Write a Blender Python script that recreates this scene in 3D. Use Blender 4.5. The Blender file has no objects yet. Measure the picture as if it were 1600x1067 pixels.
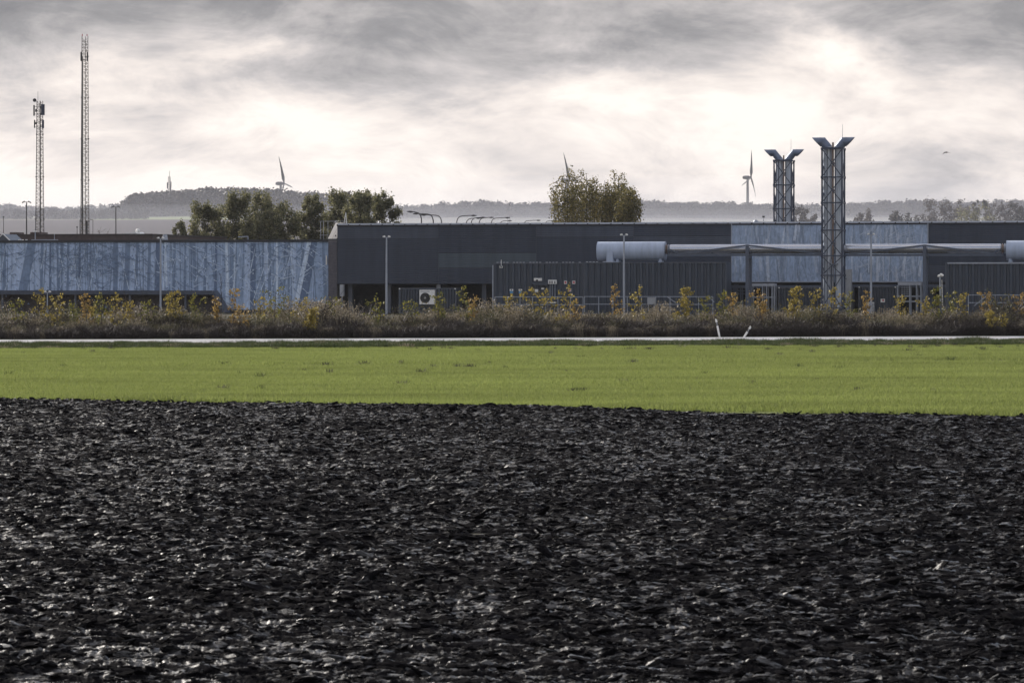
import bpy, bmesh, math, random
import numpy as np
from mathutils import Vector, Matrix, noise as mnoise

# ------------------------------------------------------------------ camera, sky, sun, exposure
scene = bpy.context.scene
COL = scene.collection
R = math.radians
F = 5200.0        # focal length in photograph pixels (1600 px wide)
CAMZ = 3.5
HOR = 437.0       # row of the horizon in the photograph

cam_d = bpy.data.cameras.new('camera')
cam = bpy.data.objects.new('camera', cam_d)
COL.objects.link(cam)
cam.location = (0, 0, CAMZ)
cam.rotation_euler = (R(90), 0, 0)
cam_d.sensor_width = 36
cam_d.lens = 36 * F / 1600
cam_d.shift_y = -(533.5 - HOR) / 1600
cam_d.clip_start = 1.0
cam_d.clip_end = 30000
cam_d.dof.use_dof = True
cam_d.dof.focus_distance = 240
cam_d.dof.aperture_fstop = 10
scene.camera = cam

SUN_AZ = R(-38)      # left of the view direction
SUN_EL = R(24)
world = bpy.data.worlds.new('World')
scene.world = world
world.use_nodes = True
wn, wl = world.node_tree.nodes, world.node_tree.links
wn.clear()


def N(nodes, typ, **kw):
    n = nodes.new(typ)
    for k, v in kw.items():
        if k.startswith('i_'):
            n.inputs[int(k[2:])].default_value = v
        else:
            setattr(n, k, v)
    return n


def M(nodes, links, op, a, b=None, c=None):
    n = nodes.new('ShaderNodeMath')
    n.operation = op
    for i, v in enumerate((a, b, c)):
        if v is None:
            continue
        if isinstance(v, (int, float)):
            n.inputs[i].default_value = v
        else:
            links.new(v, n.inputs[i])
    return n.outputs[0]


def build_sky():
    out = wn.new('ShaderNodeOutputWorld')
    sky = wn.new('ShaderNodeTexSky')
    sky.sky_type = 'NISHITA'
    sky.sun_disc = False
    sky.sun_elevation = SUN_EL
    sky.sun_rotation = SUN_AZ
    bg_sky = N(wn, 'ShaderNodeBackground')
    bg_sky.inputs[1].default_value = 0.15
    wl.new(sky.outputs[0], bg_sky.inputs[0])
    tc = wn.new('ShaderNodeTexCoord')
    sep = wn.new('ShaderNodeSeparateXYZ')
    wl.new(tc.outputs['Generated'], sep.inputs[0])
    x, y, z = sep.outputs
    zc = M(wn, wl, 'MAXIMUM', z, 0.0)
    zz = M(wn, wl, 'ADD', zc, 0.50)
    px = M(wn, wl, 'DIVIDE', x, zz)
    py = M(wn, wl, 'DIVIDE', y, zz)
    comb = wn.new('ShaderNodeCombineXYZ')
    wl.new(px, comb.inputs[0]); wl.new(py, comb.inputs[1])
    # shear so the streaks lean down to the right
    mp = wn.new('ShaderNodeMapping')
    mp.inputs['Location'].default_value = SKY_OFF
    mp.inputs['Rotation'].default_value = (0, 0, R(-24))
    mp.inputs['Scale'].default_value = (0.75, 1.05, 1)
    wl.new(comb.outputs[0], mp.inputs[0])

    def noise(scale, detail, rough, dist, w=0.0):
        n = wn.new('ShaderNodeTexNoise')
        n.noise_dimensions = '3D'
        n.inputs['Scale'].default_value = scale
        n.inputs['Detail'].default_value = detail
        n.inputs['Roughness'].default_value = rough
        n.inputs['Distortion'].default_value = dist
        m2 = wn.new('ShaderNodeMapping')
        m2.inputs['Location'].default_value = (w, w * 1.7, w)
        wl.new(mp.outputs[0], m2.inputs[0])
        wl.new(m2.outputs[0], n.inputs[0])
        return n.outputs[0]
    n1 = noise(6.2, 7, 0.55, 0.35)           # the cloud bodies
    n2 = noise(15.0, 10, 0.66, 0.45, 3.1)       # their ragged detail
    n3 = noise(2.2, 3, 0.5, 0.0, 7.7)        # breaks in the deck
    # the deck begins a few degrees above the horizon, all the way round
    n1c = M(wn, wl, 'SUBTRACT', n1, 0.5)
    n2c = M(wn, wl, 'SUBTRACT', n2, 0.5)
    zn = M(wn, wl, 'MULTIPLY_ADD', n1c, 0.055, zc)
    mr = wn.new('ShaderNodeMapRange')
    mr.interpolation_type = 'SMOOTHSTEP'
    wl.new(zn, mr.inputs[0])
    mr.inputs[1].default_value = 0.040
    mr.inputs[2].default_value = 0.082
    # and thins out again higher up
    mt_ = wn.new('ShaderNodeMapRange'); mt_.interpolation_type = 'SMOOTHSTEP'
    wl.new(zc, mt_.inputs[0]); mt_.inputs[1].default_value = 0.11; mt_.inputs[2].default_value = 0.30
    thin = M(wn, wl, 'MULTIPLY_ADD', mt_.outputs[0], -1.0, 1.0)
    deck = M(wn, wl, 'MULTIPLY', mr.outputs[0], thin)
    d1 = M(wn, wl, 'MULTIPLY', deck, 0.44)
    d2 = M(wn, wl, 'MULTIPLY_ADD', n1c, 1.45, d1)
    d3 = M(wn, wl, 'MULTIPLY_ADD', n2c, 1.15, d2)
    dark = M(wn, wl, 'ADD', d3, 0.18)
    ramp = wn.new('ShaderNodeValToRGB')
    cr = ramp.color_ramp
    cr.elements[0].position = 0.0; cr.elements[0].color = (0.86, 0.785, 0.715, 1)
    cr.elements[1].position = 1.0; cr.elements[1].color = (0.10, 0.10, 0.108, 1)
    for p, c in ((0.22, (0.68, 0.615, 0.57)), (0.45, (0.43, 0.403, 0.395)), (0.7, (0.225, 0.22, 0.222))):
        e = cr.elements.new(p); e.color = (*c, 1)
    wl.new(dark, ramp.inputs[0])
    bg_cl = N(wn, 'ShaderNodeBackground')
    bg_cl.inputs[1].default_value = 1.0
    wl.new(ramp.outputs[0], bg_cl.inputs[0])
    # holes in the deck where the blue shows through, well above the horizon haze
    mr2 = wn.new('ShaderNodeMapRange'); mr2.interpolation_type = 'SMOOTHSTEP'
    wl.new(n3, mr2.inputs[0]); mr2.inputs[1].default_value = 0.40; mr2.inputs[2].default_value = 0.56
    mr3 = wn.new('ShaderNodeMapRange'); mr3.interpolation_type = 'SMOOTHSTEP'
    wl.new(zc, mr3.inputs[0]); mr3.inputs[1].default_value = 0.12; mr3.inputs[2].default_value = 0.35
    hole = M(wn, wl, 'MULTIPLY', mr2.outputs[0], mr3.outputs[0])
    mix = wn.new('ShaderNodeMixShader')
    wl.new(hole, mix.inputs[0]); wl.new(bg_cl.outputs[0], mix.inputs[1]); wl.new(bg_sky.outputs[0], mix.inputs[2])
    wl.new(mix.outputs[0], out.inputs[0])


SKY_OFF = (3.1, 1.7, 0.0)
build_sky()

sun_d = bpy.data.lights.new('sun', 'SUN')
sun_d.energy = 3.2
sun_d.angle = R(5)
sun_d.color = (1.0, 0.93, 0.84)
sun = bpy.data.objects.new('sun', sun_d)
COL.objects.link(sun)
sdir = Vector((math.sin(SUN_AZ) * math.cos(SUN_EL), math.cos(SUN_AZ) * math.cos(SUN_EL), math.sin(SUN_EL)))
sun.rotation_euler = sdir.to_track_quat('Z', 'Y').to_euler()
sun.location = sdir * 200

vs = scene.view_settings
vs.view_transform = 'Standard'
vs.look = 'None'
vs.exposure = 0.45
vs.gamma = 1.0
vs.use_curve_mapping = False
scene.render.engine = 'CYCLES'
scene.cycles.use_denoising = True
scene.cycles.max_bounces = 8
scene.cycles.diffuse_bounces = 3
scene.cycles.glossy_bounces = 3
scene.cycles.transmission_bounces = 4
scene.cycles.volume_bounces = 1
scene.cycles.sample_clamp_indirect = 4.0

# ------------------------------------------------------------------ site frame and helpers
TH = R(13)
CS, SN = math.cos(TH), math.sin(TH)
D0 = 347.0


def A(x, b):
    """photo column -> metres along the factory front, for a plane b metres behind it"""
    t = (x - 800.0) / F
    return (t * (D0 + b * CS) - b * SN) / (CS + t * SN)


def ZZ(y, x, b):
    a = A(x, b)
    d = D0 - a * SN + b * CS
    return CAMZ - (y - HOR) * d / F


def site(a, b, z):
    return Vector((a * CS + b * SN, D0 - a * SN + b * CS, z))


def pw(x, y, d):
    return Vector(((x - 800.0) / F * d, d, CAMZ - (y - HOR) * d / F))


ORG = {}


def tag(o, label=None, cat=None, group=None, kind=None):
    if label: o['label'] = label
    if cat: o['category'] = cat
    if group: o['group'] = group
    if kind: o['kind'] = kind
    return o


def thing(name, label, cat, loc, on_site=True, group=None):
    o = bpy.data.objects.new(name, None)
    o.empty_display_size = 0.2
    COL.objects.link(o)
    if on_site:
        o.location = site(*loc)
        o.rotation_euler = (0, 0, -TH)
    else:
        o.location = loc
    ORG[o.name] = Vector(loc)
    return tag(o, label, cat, group)


class MB:
    def __init__(s):
        s.v, s.f, s.sm = [], [], []

    def add(s, vs_, fs, smooth=False):
        n = len(s.v)
        s.v += [tuple(p) for p in vs_]
        s.f += [tuple(i + n for i in f) for f in fs]
        s.sm += [smooth] * len(fs)
        return s

    def box(s, x0, x1, y0, y1, z0, z1):
        return s.add([(x0, y0, z0), (x1, y0, z0), (x1, y1, z0), (x0, y1, z0), (x0, y0, z1), (x1, y0, z1), (x1, y1, z1), (x0, y1, z1)],
                     [(0, 3, 2, 1), (4, 5, 6, 7), (0, 1, 5, 4), (1, 2, 6, 5), (2, 3, 7, 6), (3, 0, 4, 7)])

    def tube(s, pts, rad, n=8, cap=True, smooth=True):
        pts = [Vector(p) for p in pts]
        if isinstance(rad, (int, float)): rad = [rad] * len(pts)
        rings = []
        prev = None
        for i, p in enumerate(pts):
            if i == 0: d = pts[1] - p
            elif i == len(pts) - 1: d = p - pts[i - 1]
            else: d = (pts[i + 1] - p).normalized() + (p - pts[i - 1]).normalized()
            d.normalize()
            if prev is None:
                up = Vector((0, 0, 1)) if abs(d.z) < 0.9 else Vector((1, 0, 0))
                u = d.cross(up).normalized()
            else:
                u = (prev - d * prev.dot(d)).normalized()
            prev = u
            w = d.cross(u)
            k = 1.0
            if 0 < i < len(pts) - 1:
                c = d.dot((p - pts[i - 1]).normalized())
                k = 1.0 / max(c, 0.5)
            ring = []
            for j in range(n):
                t = 2 * math.pi * j / n
                ring.append(p + (u * math.cos(t) + w * math.sin(t)) * rad[i])
            rings.append(ring)
        vs_, fs = [], []
        for r in rings: vs_ += r
        for i in range(len(rings) - 1):
            for j in range(n):
                a, b = i * n + j, i * n + (j + 1) % n
                fs.append((a, b, b + n, a + n))
        s.add(vs_, fs, smooth)
        if cap:
            s.add(rings[0], [tuple(range(n))[::-1]])
            s.add(rings[-1], [tuple(range(n))])
        return s

    def bar(s, p0, p1, w, h=None):
        """square bar between two points"""
        p0, p1 = Vector(p0), Vector(p1)
        h = h or w
        d = (p1 - p0).normalized()
        up = Vector((0, 0, 1)) if abs(d.z) < 0.95 else Vector((0, 1, 0))
        u = d.cross(up).normalized() * (w / 2)
        v = u.cross(d).normalized() * (h / 2)
        c = [-u - v, u - v, u + v, -u + v]
        return s.add([p0 + q for q in c] + [p1 + q for q in c],
                     [(0, 3, 2, 1), (4, 5, 6, 7), (0, 1, 5, 4), (1, 2, 6, 5), (2, 3, 7, 6), (3, 0, 4, 7)])

    def prism(s, poly, y0, y1):
        """polygon in x,z swept along y"""
        n = len(poly)
        vs_ = [(x, y0, z) for x, z in poly] + [(x, y1, z) for x, z in poly]
        fs = [tuple(range(n)), tuple(range(2 * n - 1, n - 1, -1))]
        for i in range(n):
            j = (i + 1) % n
            fs.append((i, i + n, j + n, j))
        return s.add(vs_, fs)

    def mesh(s, name, m, org=(0, 0, 0)):
        me = bpy.data.meshes.new(name)
        o = Vector(org)
        me.from_pydata([(x - o[0], y - o[1], z - o[2]) for x, y, z in s.v], [], s.f)
        if any(s.sm):
            me.polygons.foreach_set('use_smooth', s.sm)
        if m: me.materials.append(m)
        me.update()
        return me

    def build(s, name, m, parent=None, kind=None, label=None):
        org = ORG[parent.name] if parent else Vector((0, 0, 0))
        o = bpy.data.objects.new(name, s.mesh(name, m, org))
        COL.objects.link(o)
        if parent:
            o.parent = parent
            ORG[o.name] = org
        if kind: o['kind'] = kind
        if label: o['label'] = label
        return o


def inst(name, me, parent, off):
    o = bpy.data.objects.new(name, me)
    COL.objects.link(o)
    o.parent = parent
    o.location = off
    ORG[o.name] = ORG[parent.name]
    return o


def box(name, m, parent, x0, x1, y0, y1, z0, z1, **kw):
    return MB().box(x0, x1, y0, y1, z0, z1).build(name, m, parent, **kw)


def np_mesh(name, V, Fc, m, smooth=False):
    """V (n,3) float, Fc (m,k) int"""
    me = bpy.data.meshes.new(name)
    V = np.asarray(V, np.float32); Fc = np.asarray(Fc, np.int32)
    k = Fc.shape[1]
    me.vertices.add(len(V)); me.vertices.foreach_set('co', V.ravel())
    me.loops.add(Fc.size); me.loops.foreach_set('vertex_index', Fc.ravel())
    me.polygons.add(len(Fc))
    me.polygons.foreach_set('loop_start', np.arange(0, Fc.size, k, dtype=np.int32))
    me.polygons.foreach_set('loop_total', np.full(len(Fc), k, np.int32))
    if smooth: me.polygons.foreach_set('use_smooth', np.ones(len(Fc), bool))
    if m: me.materials.append(m)
    me.update(calc_edges=True); me.validate()
    return me


def top(name, me, kind=None, label=None, cat=None, group=None):
    o = bpy.data.objects.new(name, me)
    COL.objects.link(o)
    return tag(o, label, cat, group, kind)


# ------------------------------------------------------------------ materials
MATS = {}


def mat(name, col, rough=0.6, metal=0.0, var=0.15, scale=3.0, spec=0.5, bump=0.0, bscale=20.0, stretch=(1, 1, 1), rvar=0.0):
    m = bpy.data.materials.new(name)
    m.use_nodes = True
    nd, lk = m.node_tree.nodes, m.node_tree.links
    p = nd['Principled BSDF']
    p.inputs['Roughness'].default_value = rough
    p.inputs['Metallic'].default_value = metal
    p.inputs['Specular IOR Level'].default_value = spec
    tc = nd.new('ShaderNodeTexCoord')
    mp = nd.new('ShaderNodeMapping'); mp.inputs['Scale'].default_value = stretch
    lk.new(tc.outputs['Object'], mp.inputs[0])
    n = nd.new('ShaderNodeTexNoise'); n.inputs['Scale'].default_value = scale; n.inputs['Detail'].default_value = 5
    lk.new(mp.outputs[0], n.inputs[0])
    r = nd.new('ShaderNodeValToRGB')
    r.color_ramp.elements[0].position = 0.3
    r.color_ramp.elements[1].position = 0.7
    r.color_ramp.elements[0].color = (*[c * (1 - var) for c in col], 1)
    r.color_ramp.elements[1].color = (*[min(c * (1 + var), 1) for c in col], 1)
    lk.new(n.outputs[0], r.inputs[0])
    lk.new(r.outputs[0], p.inputs['Base Color'])
    if rvar:
        mr = nd.new('ShaderNodeMapRange')
        mr.inputs[1].default_value = 0.3; mr.inputs[2].default_value = 0.7
        mr.inputs[3].default_value = max(rough - rvar, 0.05); mr.inputs[4].default_value = min(rough + rvar, 1)
        lk.new(n.outputs[0], mr.inputs[0]); lk.new(mr.outputs[0], p.inputs['Roughness'])
    if bump:
        n2 = nd.new('ShaderNodeTexNoise'); n2.inputs['Scale'].default_value = bscale; n2.inputs['Detail'].default_value = 4
        lk.new(mp.outputs[0], n2.inputs[0])
        b = nd.new('ShaderNodeBump'); b.inputs['Strength'].default_value = bump; b.inputs['Distance'].default_value = 0.03
        lk.new(n2.outputs[0], b.inputs['Height']); lk.new(b.outputs[0], p.inputs['Normal'])
    MATS[name] = m
    return m


def leaf_mat(name, cols, trans=0.5, rough=0.55, patch=0.0):
    """leaf cards: colour picked per leaf, part of the light comes through"""
    m = bpy.data.materials.new(name)
    m.use_nodes = True
    nd, lk = m.node_tree.nodes, m.node_tree.links
    p = nd['Principled BSDF']; out = nd['Material Output']
    p.inputs['Roughness'].default_value = rough
    p.inputs['Specular IOR Level'].default_value = 0.3
    g = nd.new('ShaderNodeNewGeometry')
    oi = nd.new('ShaderNodeObjectInfo')
    ad = M(nd, lk, 'ADD', g.outputs['Random Per Island'], M(nd, lk, 'MULTIPLY', oi.outputs['Random'], 0.35))
    fr = M(nd, lk, 'FRACT', ad)
    r = nd.new('ShaderNodeValToRGB')
    r.color_ramp.interpolation = 'LINEAR'
    els = r.color_ramp.elements
    while len(els) < len(cols): els.new(0.5)
    for i, c in enumerate(cols):
        els[i].position = i / max(len(cols) - 1, 1); els[i].color = (*c, 1)
    lk.new(fr, r.inputs[0])
    col = r.outputs[0]
    if patch:                       # broad uneven growth across the field, drawn out along the drill rows
        mp = nd.new('ShaderNodeMapping'); mp.inputs['Scale'].default_value = (0.05, 0.22, 0.1); mp.inputs['Rotation'].default_value = (0, 0, R(-8))
        lk.new(g.outputs['Position'], mp.inputs[0])
        n = nd.new('ShaderNodeTexNoise'); n.inputs['Scale'].default_value = 1.0; n.inputs['Detail'].default_value = 6; n.inputs['Roughness'].default_value = 0.6
        lk.new(mp.outputs[0], n.inputs[0])
        mr = nd.new('ShaderNodeMapRange'); lk.new(n.outputs[0], mr.inputs[0])
        mr.inputs[1].default_value = 0.3; mr.inputs[2].default_value = 0.7; mr.inputs[3].default_value = 1 - patch; mr.inputs[4].default_value = 1 + patch
        vm = nd.new('ShaderNodeVectorMath'); vm.operation = 'SCALE'
        lk.new(col, vm.inputs[0]); lk.new(mr.outputs[0], vm.inputs['Scale']); col = vm.outputs[0]
    lk.new(col, p.inputs['Base Color'])
    t = nd.new('ShaderNodeBsdfTranslucent')
    lk.new(col, t.inputs[0])
    mx = nd.new('ShaderNodeMixShader'); mx.inputs[0].default_value = trans
    lk.new(p.outputs[0], mx.inputs[1]); lk.new(t.outputs[0], mx.inputs[2])
    lk.new(mx.outputs[0], out.inputs[0])
    MATS[name] = m
    return m


def soil_mat():
    """wet turned earth: near-black crumb, with smeared shiny faces where the share cut it"""
    m = bpy.data.materials.new('soil'); m.use_nodes = True
    nd, lk = m.node_tree.nodes, m.node_tree.links
    p = nd['Principled BSDF']
    g = nd.new('ShaderNodeNewGeometry')
    smp = nd.new('ShaderNodeMapping'); smp.inputs['Scale'].default_value = (0.55, 1.5, 1.6); smp.inputs['Rotation'].default_value = (0, 0, R(20))
    lk.new(g.outputs['Position'], smp.inputs[0])
    n = nd.new('ShaderNodeTexNoise'); n.inputs['Scale'].default_value = 6.0; n.inputs['Detail'].default_value = 6; n.inputs['Roughness'].default_value = 0.65
    lk.new(smp.outputs[0], n.inputs[0])
    oi = nd.new('ShaderNodeObjectInfo')
    nb = nd.new('ShaderNodeTexNoise'); nb.inputs['Scale'].default_value = 0.22; nb.inputs['Detail'].default_value = 3
    lk.new(g.outputs['Position'], nb.inputs[0])
    w0 = M(nd, lk, 'MULTIPLY_ADD', M(nd, lk, 'SUBTRACT', nb.outputs[0], 0.5), 0.20, n.outputs[0])
    w = M(nd, lk, 'MULTIPLY_ADD', M(nd, lk, 'SUBTRACT', oi.outputs['Random'], 0.5), 0.16, w0)
    mr = nd.new('ShaderNodeMapRange'); mr.interpolation_type = 'SMOOTHSTEP'
    lk.new(w, mr.inputs[0]); mr.inputs[1].default_value = 0.55; mr.inputs[2].default_value = 0.655
    wet = mr.outputs[0]
    r = nd.new('ShaderNodeMapRange'); lk.new(wet, r.inputs[0]); r.inputs[3].default_value = 0.9; r.inputs[4].default_value = 0.38
    lk.new(r.outputs[0], p.inputs['Roughness'])
    q = nd.new('ShaderNodeMapRange'); lk.new(wet, q.inputs[0]); q.inputs[3].default_value = 0.02; q.inputs[4].default_value = 0.95
    lk.new(q.outputs[0], p.inputs['Specular IOR Level'])
    c = nd.new('ShaderNodeValToRGB')
    c.color_ramp.elements[0].position = 0.35; c.color_ramp.elements[0].color = (0.0055, 0.005, 0.0055, 1)
    c.color_ramp.elements[1].position = 0.7; c.color_ramp.elements[1].color = (0.012, 0.0115, 0.013, 1)
    n3 = nd.new('ShaderNodeTexNoise'); n3.inputs['Scale'].default_value = 2.2; n3.inputs['Detail'].default_value = 5
    lk.new(g.outputs['Position'], n3.inputs[0]); lk.new(n3.outputs[0], c.inputs[0]); lk.new(c.outputs[0], p.inputs['Base Color'])
    n2 = nd.new('ShaderNodeTexNoise'); n2.inputs['Scale'].default_value = 42; n2.inputs['Detail'].default_value = 5; n2.inputs['Roughness'].default_value = 0.6
    lk.new(smp.outputs[0], n2.inputs[0])
    b = nd.new('ShaderNodeBump'); b.inputs['Strength'].default_value = 0.75; b.inputs['Distance'].default_value = 0.02
    lk.new(n2.outputs[0], b.inputs['Height']); lk.new(b.outputs[0], p.inputs['Normal'])
    MATS['soil'] = m


soil_mat()
mat('soil_ground', (0.008, 0.0075, 0.008), rough=0.9, var=0.35, scale=4, spec=0.04, bump=0.6, bscale=14)
mat('crop_ground', (0.12, 0.14, 0.045), rough=0.9, var=0.3, scale=0.25, spec=0.1, bump=0.4, bscale=8, stretch=(0.5, 2.0, 1))
mat('verge_ground', (0.04, 0.055, 0.025), rough=0.95, var=0.4, scale=0.8, spec=0.1)
mat('ground', (0.07, 0.065, 0.045), rough=0.95, var=0.35, scale=0.15, spec=0.1)
mat('asphalt', (0.44, 0.43, 0.43), rough=0.42, var=0.12, scale=0.5, spec=0.6, rvar=0.1)
mat('road_paint', (0.8, 0.8, 0.78), rough=0.5)
mat('cladding_dark', (0.035, 0.045, 0.069), rough=0.42, var=0.16, scale=0.9, stretch=(1.6, 1, 0.22), spec=0.4)  # bluish charcoal, tinted further for blue skylight in the shade
mat('cladding_mid', (0.055, 0.067, 0.095), rough=0.42, var=0.16, scale=0.9, stretch=(1.6, 1, 0.22), spec=0.4)
mat('cladding_light', (0.066, 0.086, 0.108), rough=0.42, var=0.16, scale=0.9, stretch=(1.6, 1, 0.22), spec=0.4)
mat('black_steel', (0.018, 0.020, 0.028), rough=0.5, var=0.15)
mat('coping', (0.42, 0.45, 0.52), rough=0.35, var=0.1, spec=0.6)
mat('dark_wall', (0.03, 0.031, 0.035), rough=0.8, var=0.2)  # plain dark finish for wall cores, recess wall and roof deck
mat('brown_boards', (0.055, 0.045, 0.042), rough=0.8, var=0.25, stretch=(1, 1, 5))
mat('brick_brown', (0.085, 0.062, 0.058), rough=0.85, var=0.2, scale=2.0)
mat('brick_grey', (0.105, 0.098, 0.112), rough=0.85, var=0.2, scale=3.0)
mat('mortar', (0.14, 0.135, 0.14), rough=0.9)
mat('container', (0.041, 0.053, 0.075), rough=0.45, var=0.14, scale=1.2, stretch=(2, 1, 0.3))
mat('container_edge', (0.075, 0.085, 0.108), rough=0.45, var=0.14, scale=1.2)
mat('galvanised', (0.33, 0.36, 0.42), rough=0.42, metal=0.35, var=0.12, scale=1.5)
mat('tank_paint', (0.38, 0.44, 0.56), rough=0.4, var=0.12, scale=1.2, stretch=(2.5, 1, 0.3), spec=0.5)
mat('pipe_sheet', (0.50, 0.52, 0.58), rough=0.25, metal=0.75, var=0.06, scale=0.8)
mat('flue_sheet', (0.50, 0.55, 0.63), rough=0.32, metal=0.25, var=0.12, scale=1.0, stretch=(2, 2, 0.4))
mat('outlet_sheet', (0.13, 0.16, 0.23), rough=0.4, metal=0.3, var=0.2, scale=2.0)
mat('blue_steel', (0.040, 0.052, 0.085), rough=0.45, var=0.15, scale=1.2)
mat('bridge_steel', (0.075, 0.092, 0.13), rough=0.45, var=0.15, scale=1.2)
mat('copper', (0.26, 0.19, 0.16), rough=0.4, metal=0.4, var=0.2)
mat('white_paint', (0.78, 0.77, 0.75), rough=0.5, var=0.05)
mat('sunlit_boards', (0.80, 0.74, 0.66), rough=0.6, var=0.08, scale=1.5)  # white boards, with warm sunlight put into the base colour
mat('grey_paint', (0.35, 0.36, 0.38), rough=0.5, var=0.1)
mat('dark_plastic', (0.02, 0.02, 0.022), rough=0.5)
mat('sign_blue', (0.10, 0.28, 0.50), rough=0.5)
mat('sign_yellow', (0.65, 0.45, 0.05), rough=0.5)
mat('sign_red', (0.5, 0.10, 0.12), rough=0.5)
mat('mast_steel', (0.20, 0.18, 0.15), rough=0.6, var=0.2)
mat('mast_dark', (0.05, 0.048, 0.05), rough=0.6, var=0.2)
mat('panel_navy', (0.02, 0.028, 0.06), rough=0.4)
mat('turbine', (0.05, 0.05, 0.052), rough=0.5)
mat('bark', (0.045, 0.038, 0.03), rough=0.9, var=0.3)
mat('bark_pale', (0.16, 0.14, 0.11), rough=0.9, var=0.3)
mat('twig', (0.075, 0.058, 0.046), rough=0.9, var=0.3)
mat('bird', (0.015, 0.014, 0.014), rough=0.7)
mat('forest_floor', (0.03, 0.03, 0.025), rough=0.95)
leaf_mat('leaf_crop', [(0.175, 0.215, 0.055), (0.225, 0.265, 0.075), (0.275, 0.31, 0.105)], 0.55, 0.75, patch=0.24)
leaf_mat('leaf_verge', [(0.03, 0.045, 0.014), (0.055, 0.08, 0.022), (0.09, 0.10, 0.035)], 0.35)
leaf_mat('leaf_willow', [(0.08, 0.085, 0.045), (0.15, 0.15, 0.08), (0.28, 0.26, 0.14)], 0.62)
leaf_mat('leaf_poplar', [(0.06, 0.056, 0.025), (0.14, 0.123, 0.045), (0.29, 0.24, 0.08)], 0.5)
leaf_mat('leaf_yellow', [(0.15, 0.125, 0.035), (0.28, 0.22, 0.05), (0.44, 0.35, 0.09)], 0.4)
leaf_mat('leaf_orange', [(0.17, 0.11, 0.045), (0.30, 0.20, 0.06), (0.44, 0.31, 0.11)], 0.4)
leaf_mat('leaf_green', [(0.08, 0.095, 0.025), (0.15, 0.15, 0.035), (0.28, 0.24, 0.05)], 0.4)
leaf_mat('twig_dark', [(0.018, 0.014, 0.013), (0.045, 0.035, 0.031), (0.10, 0.08, 0.068)], 0.1)
leaf_mat('straw', [(0.12, 0.10, 0.07), (0.235, 0.195, 0.135), (0.42, 0.36, 0.255)], 0.3)
leaf_mat('leaf_brush', [(0.055, 0.06, 0.028), (0.10, 0.095, 0.05), (0.19, 0.16, 0.085)], 0.35)
leaf_mat('leaf_forest', [(0.022, 0.024, 0.02), (0.035, 0.034, 0.026), (0.055, 0.046, 0.036)], 0.15)
leaf_mat('leaf_bare', [(0.07, 0.062, 0.055), (0.10, 0.085, 0.07), (0.13, 0.11, 0.085)], 0.2)


def print_mat(name, speck, sc):
    """printed cladding: the colour of each printed shape comes from a face attribute, fine speckle over it"""
    m = bpy.data.materials.new(name); m.use_nodes = True
    nd, lk = m.node_tree.nodes, m.node_tree.links
    p = nd['Principled BSDF']; p.inputs['Roughness'].default_value = 0.5; p.inputs['Specular IOR Level'].default_value = 0.35
    at = nd.new('ShaderNodeAttribute'); at.attribute_name = 'Col'
    tc = nd.new('ShaderNodeTexCoord')
    mp = nd.new('ShaderNodeMapping'); mp.inputs['Scale'].default_value = (1.0, 1.0, 0.45)
    lk.new(tc.outputs['Object'], mp.inputs[0])
    n = nd.new('ShaderNodeTexNoise'); n.inputs['Scale'].default_value = sc; n.inputs['Detail'].default_value = 6; n.inputs['Roughness'].default_value = 0.7
    n.inputs['Distortion'].default_value = 1.0
    lk.new(mp.outputs[0], n.inputs[0])
    mr = nd.new('ShaderNodeMapRange'); mr.inputs[1].default_value = 0.32; mr.inputs[2].default_value = 0.68
    mr.inputs[3].default_value = 1 - speck; mr.inputs[4].default_value = 1 + speck
    lk.new(n.outputs[0], mr.inputs[0])
    vm = nd.new('ShaderNodeVectorMath'); vm.operation = 'SCALE'
    lk.new(at.outputs['Color'], vm.inputs[0]); lk.new(mr.outputs[0], vm.inputs['Scale'])
    lk.new(vm.outputs[0], p.inputs['Base Color'])
    MATS[name] = m
    return m


print_mat('mural_forest', 0.25, 2.6)
print_mat('mural_bark', 0.28, 3.4)
mt = MATS

# ------------------------------------------------------------------ scatter (geometry nodes) for uncountable stuff


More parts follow.
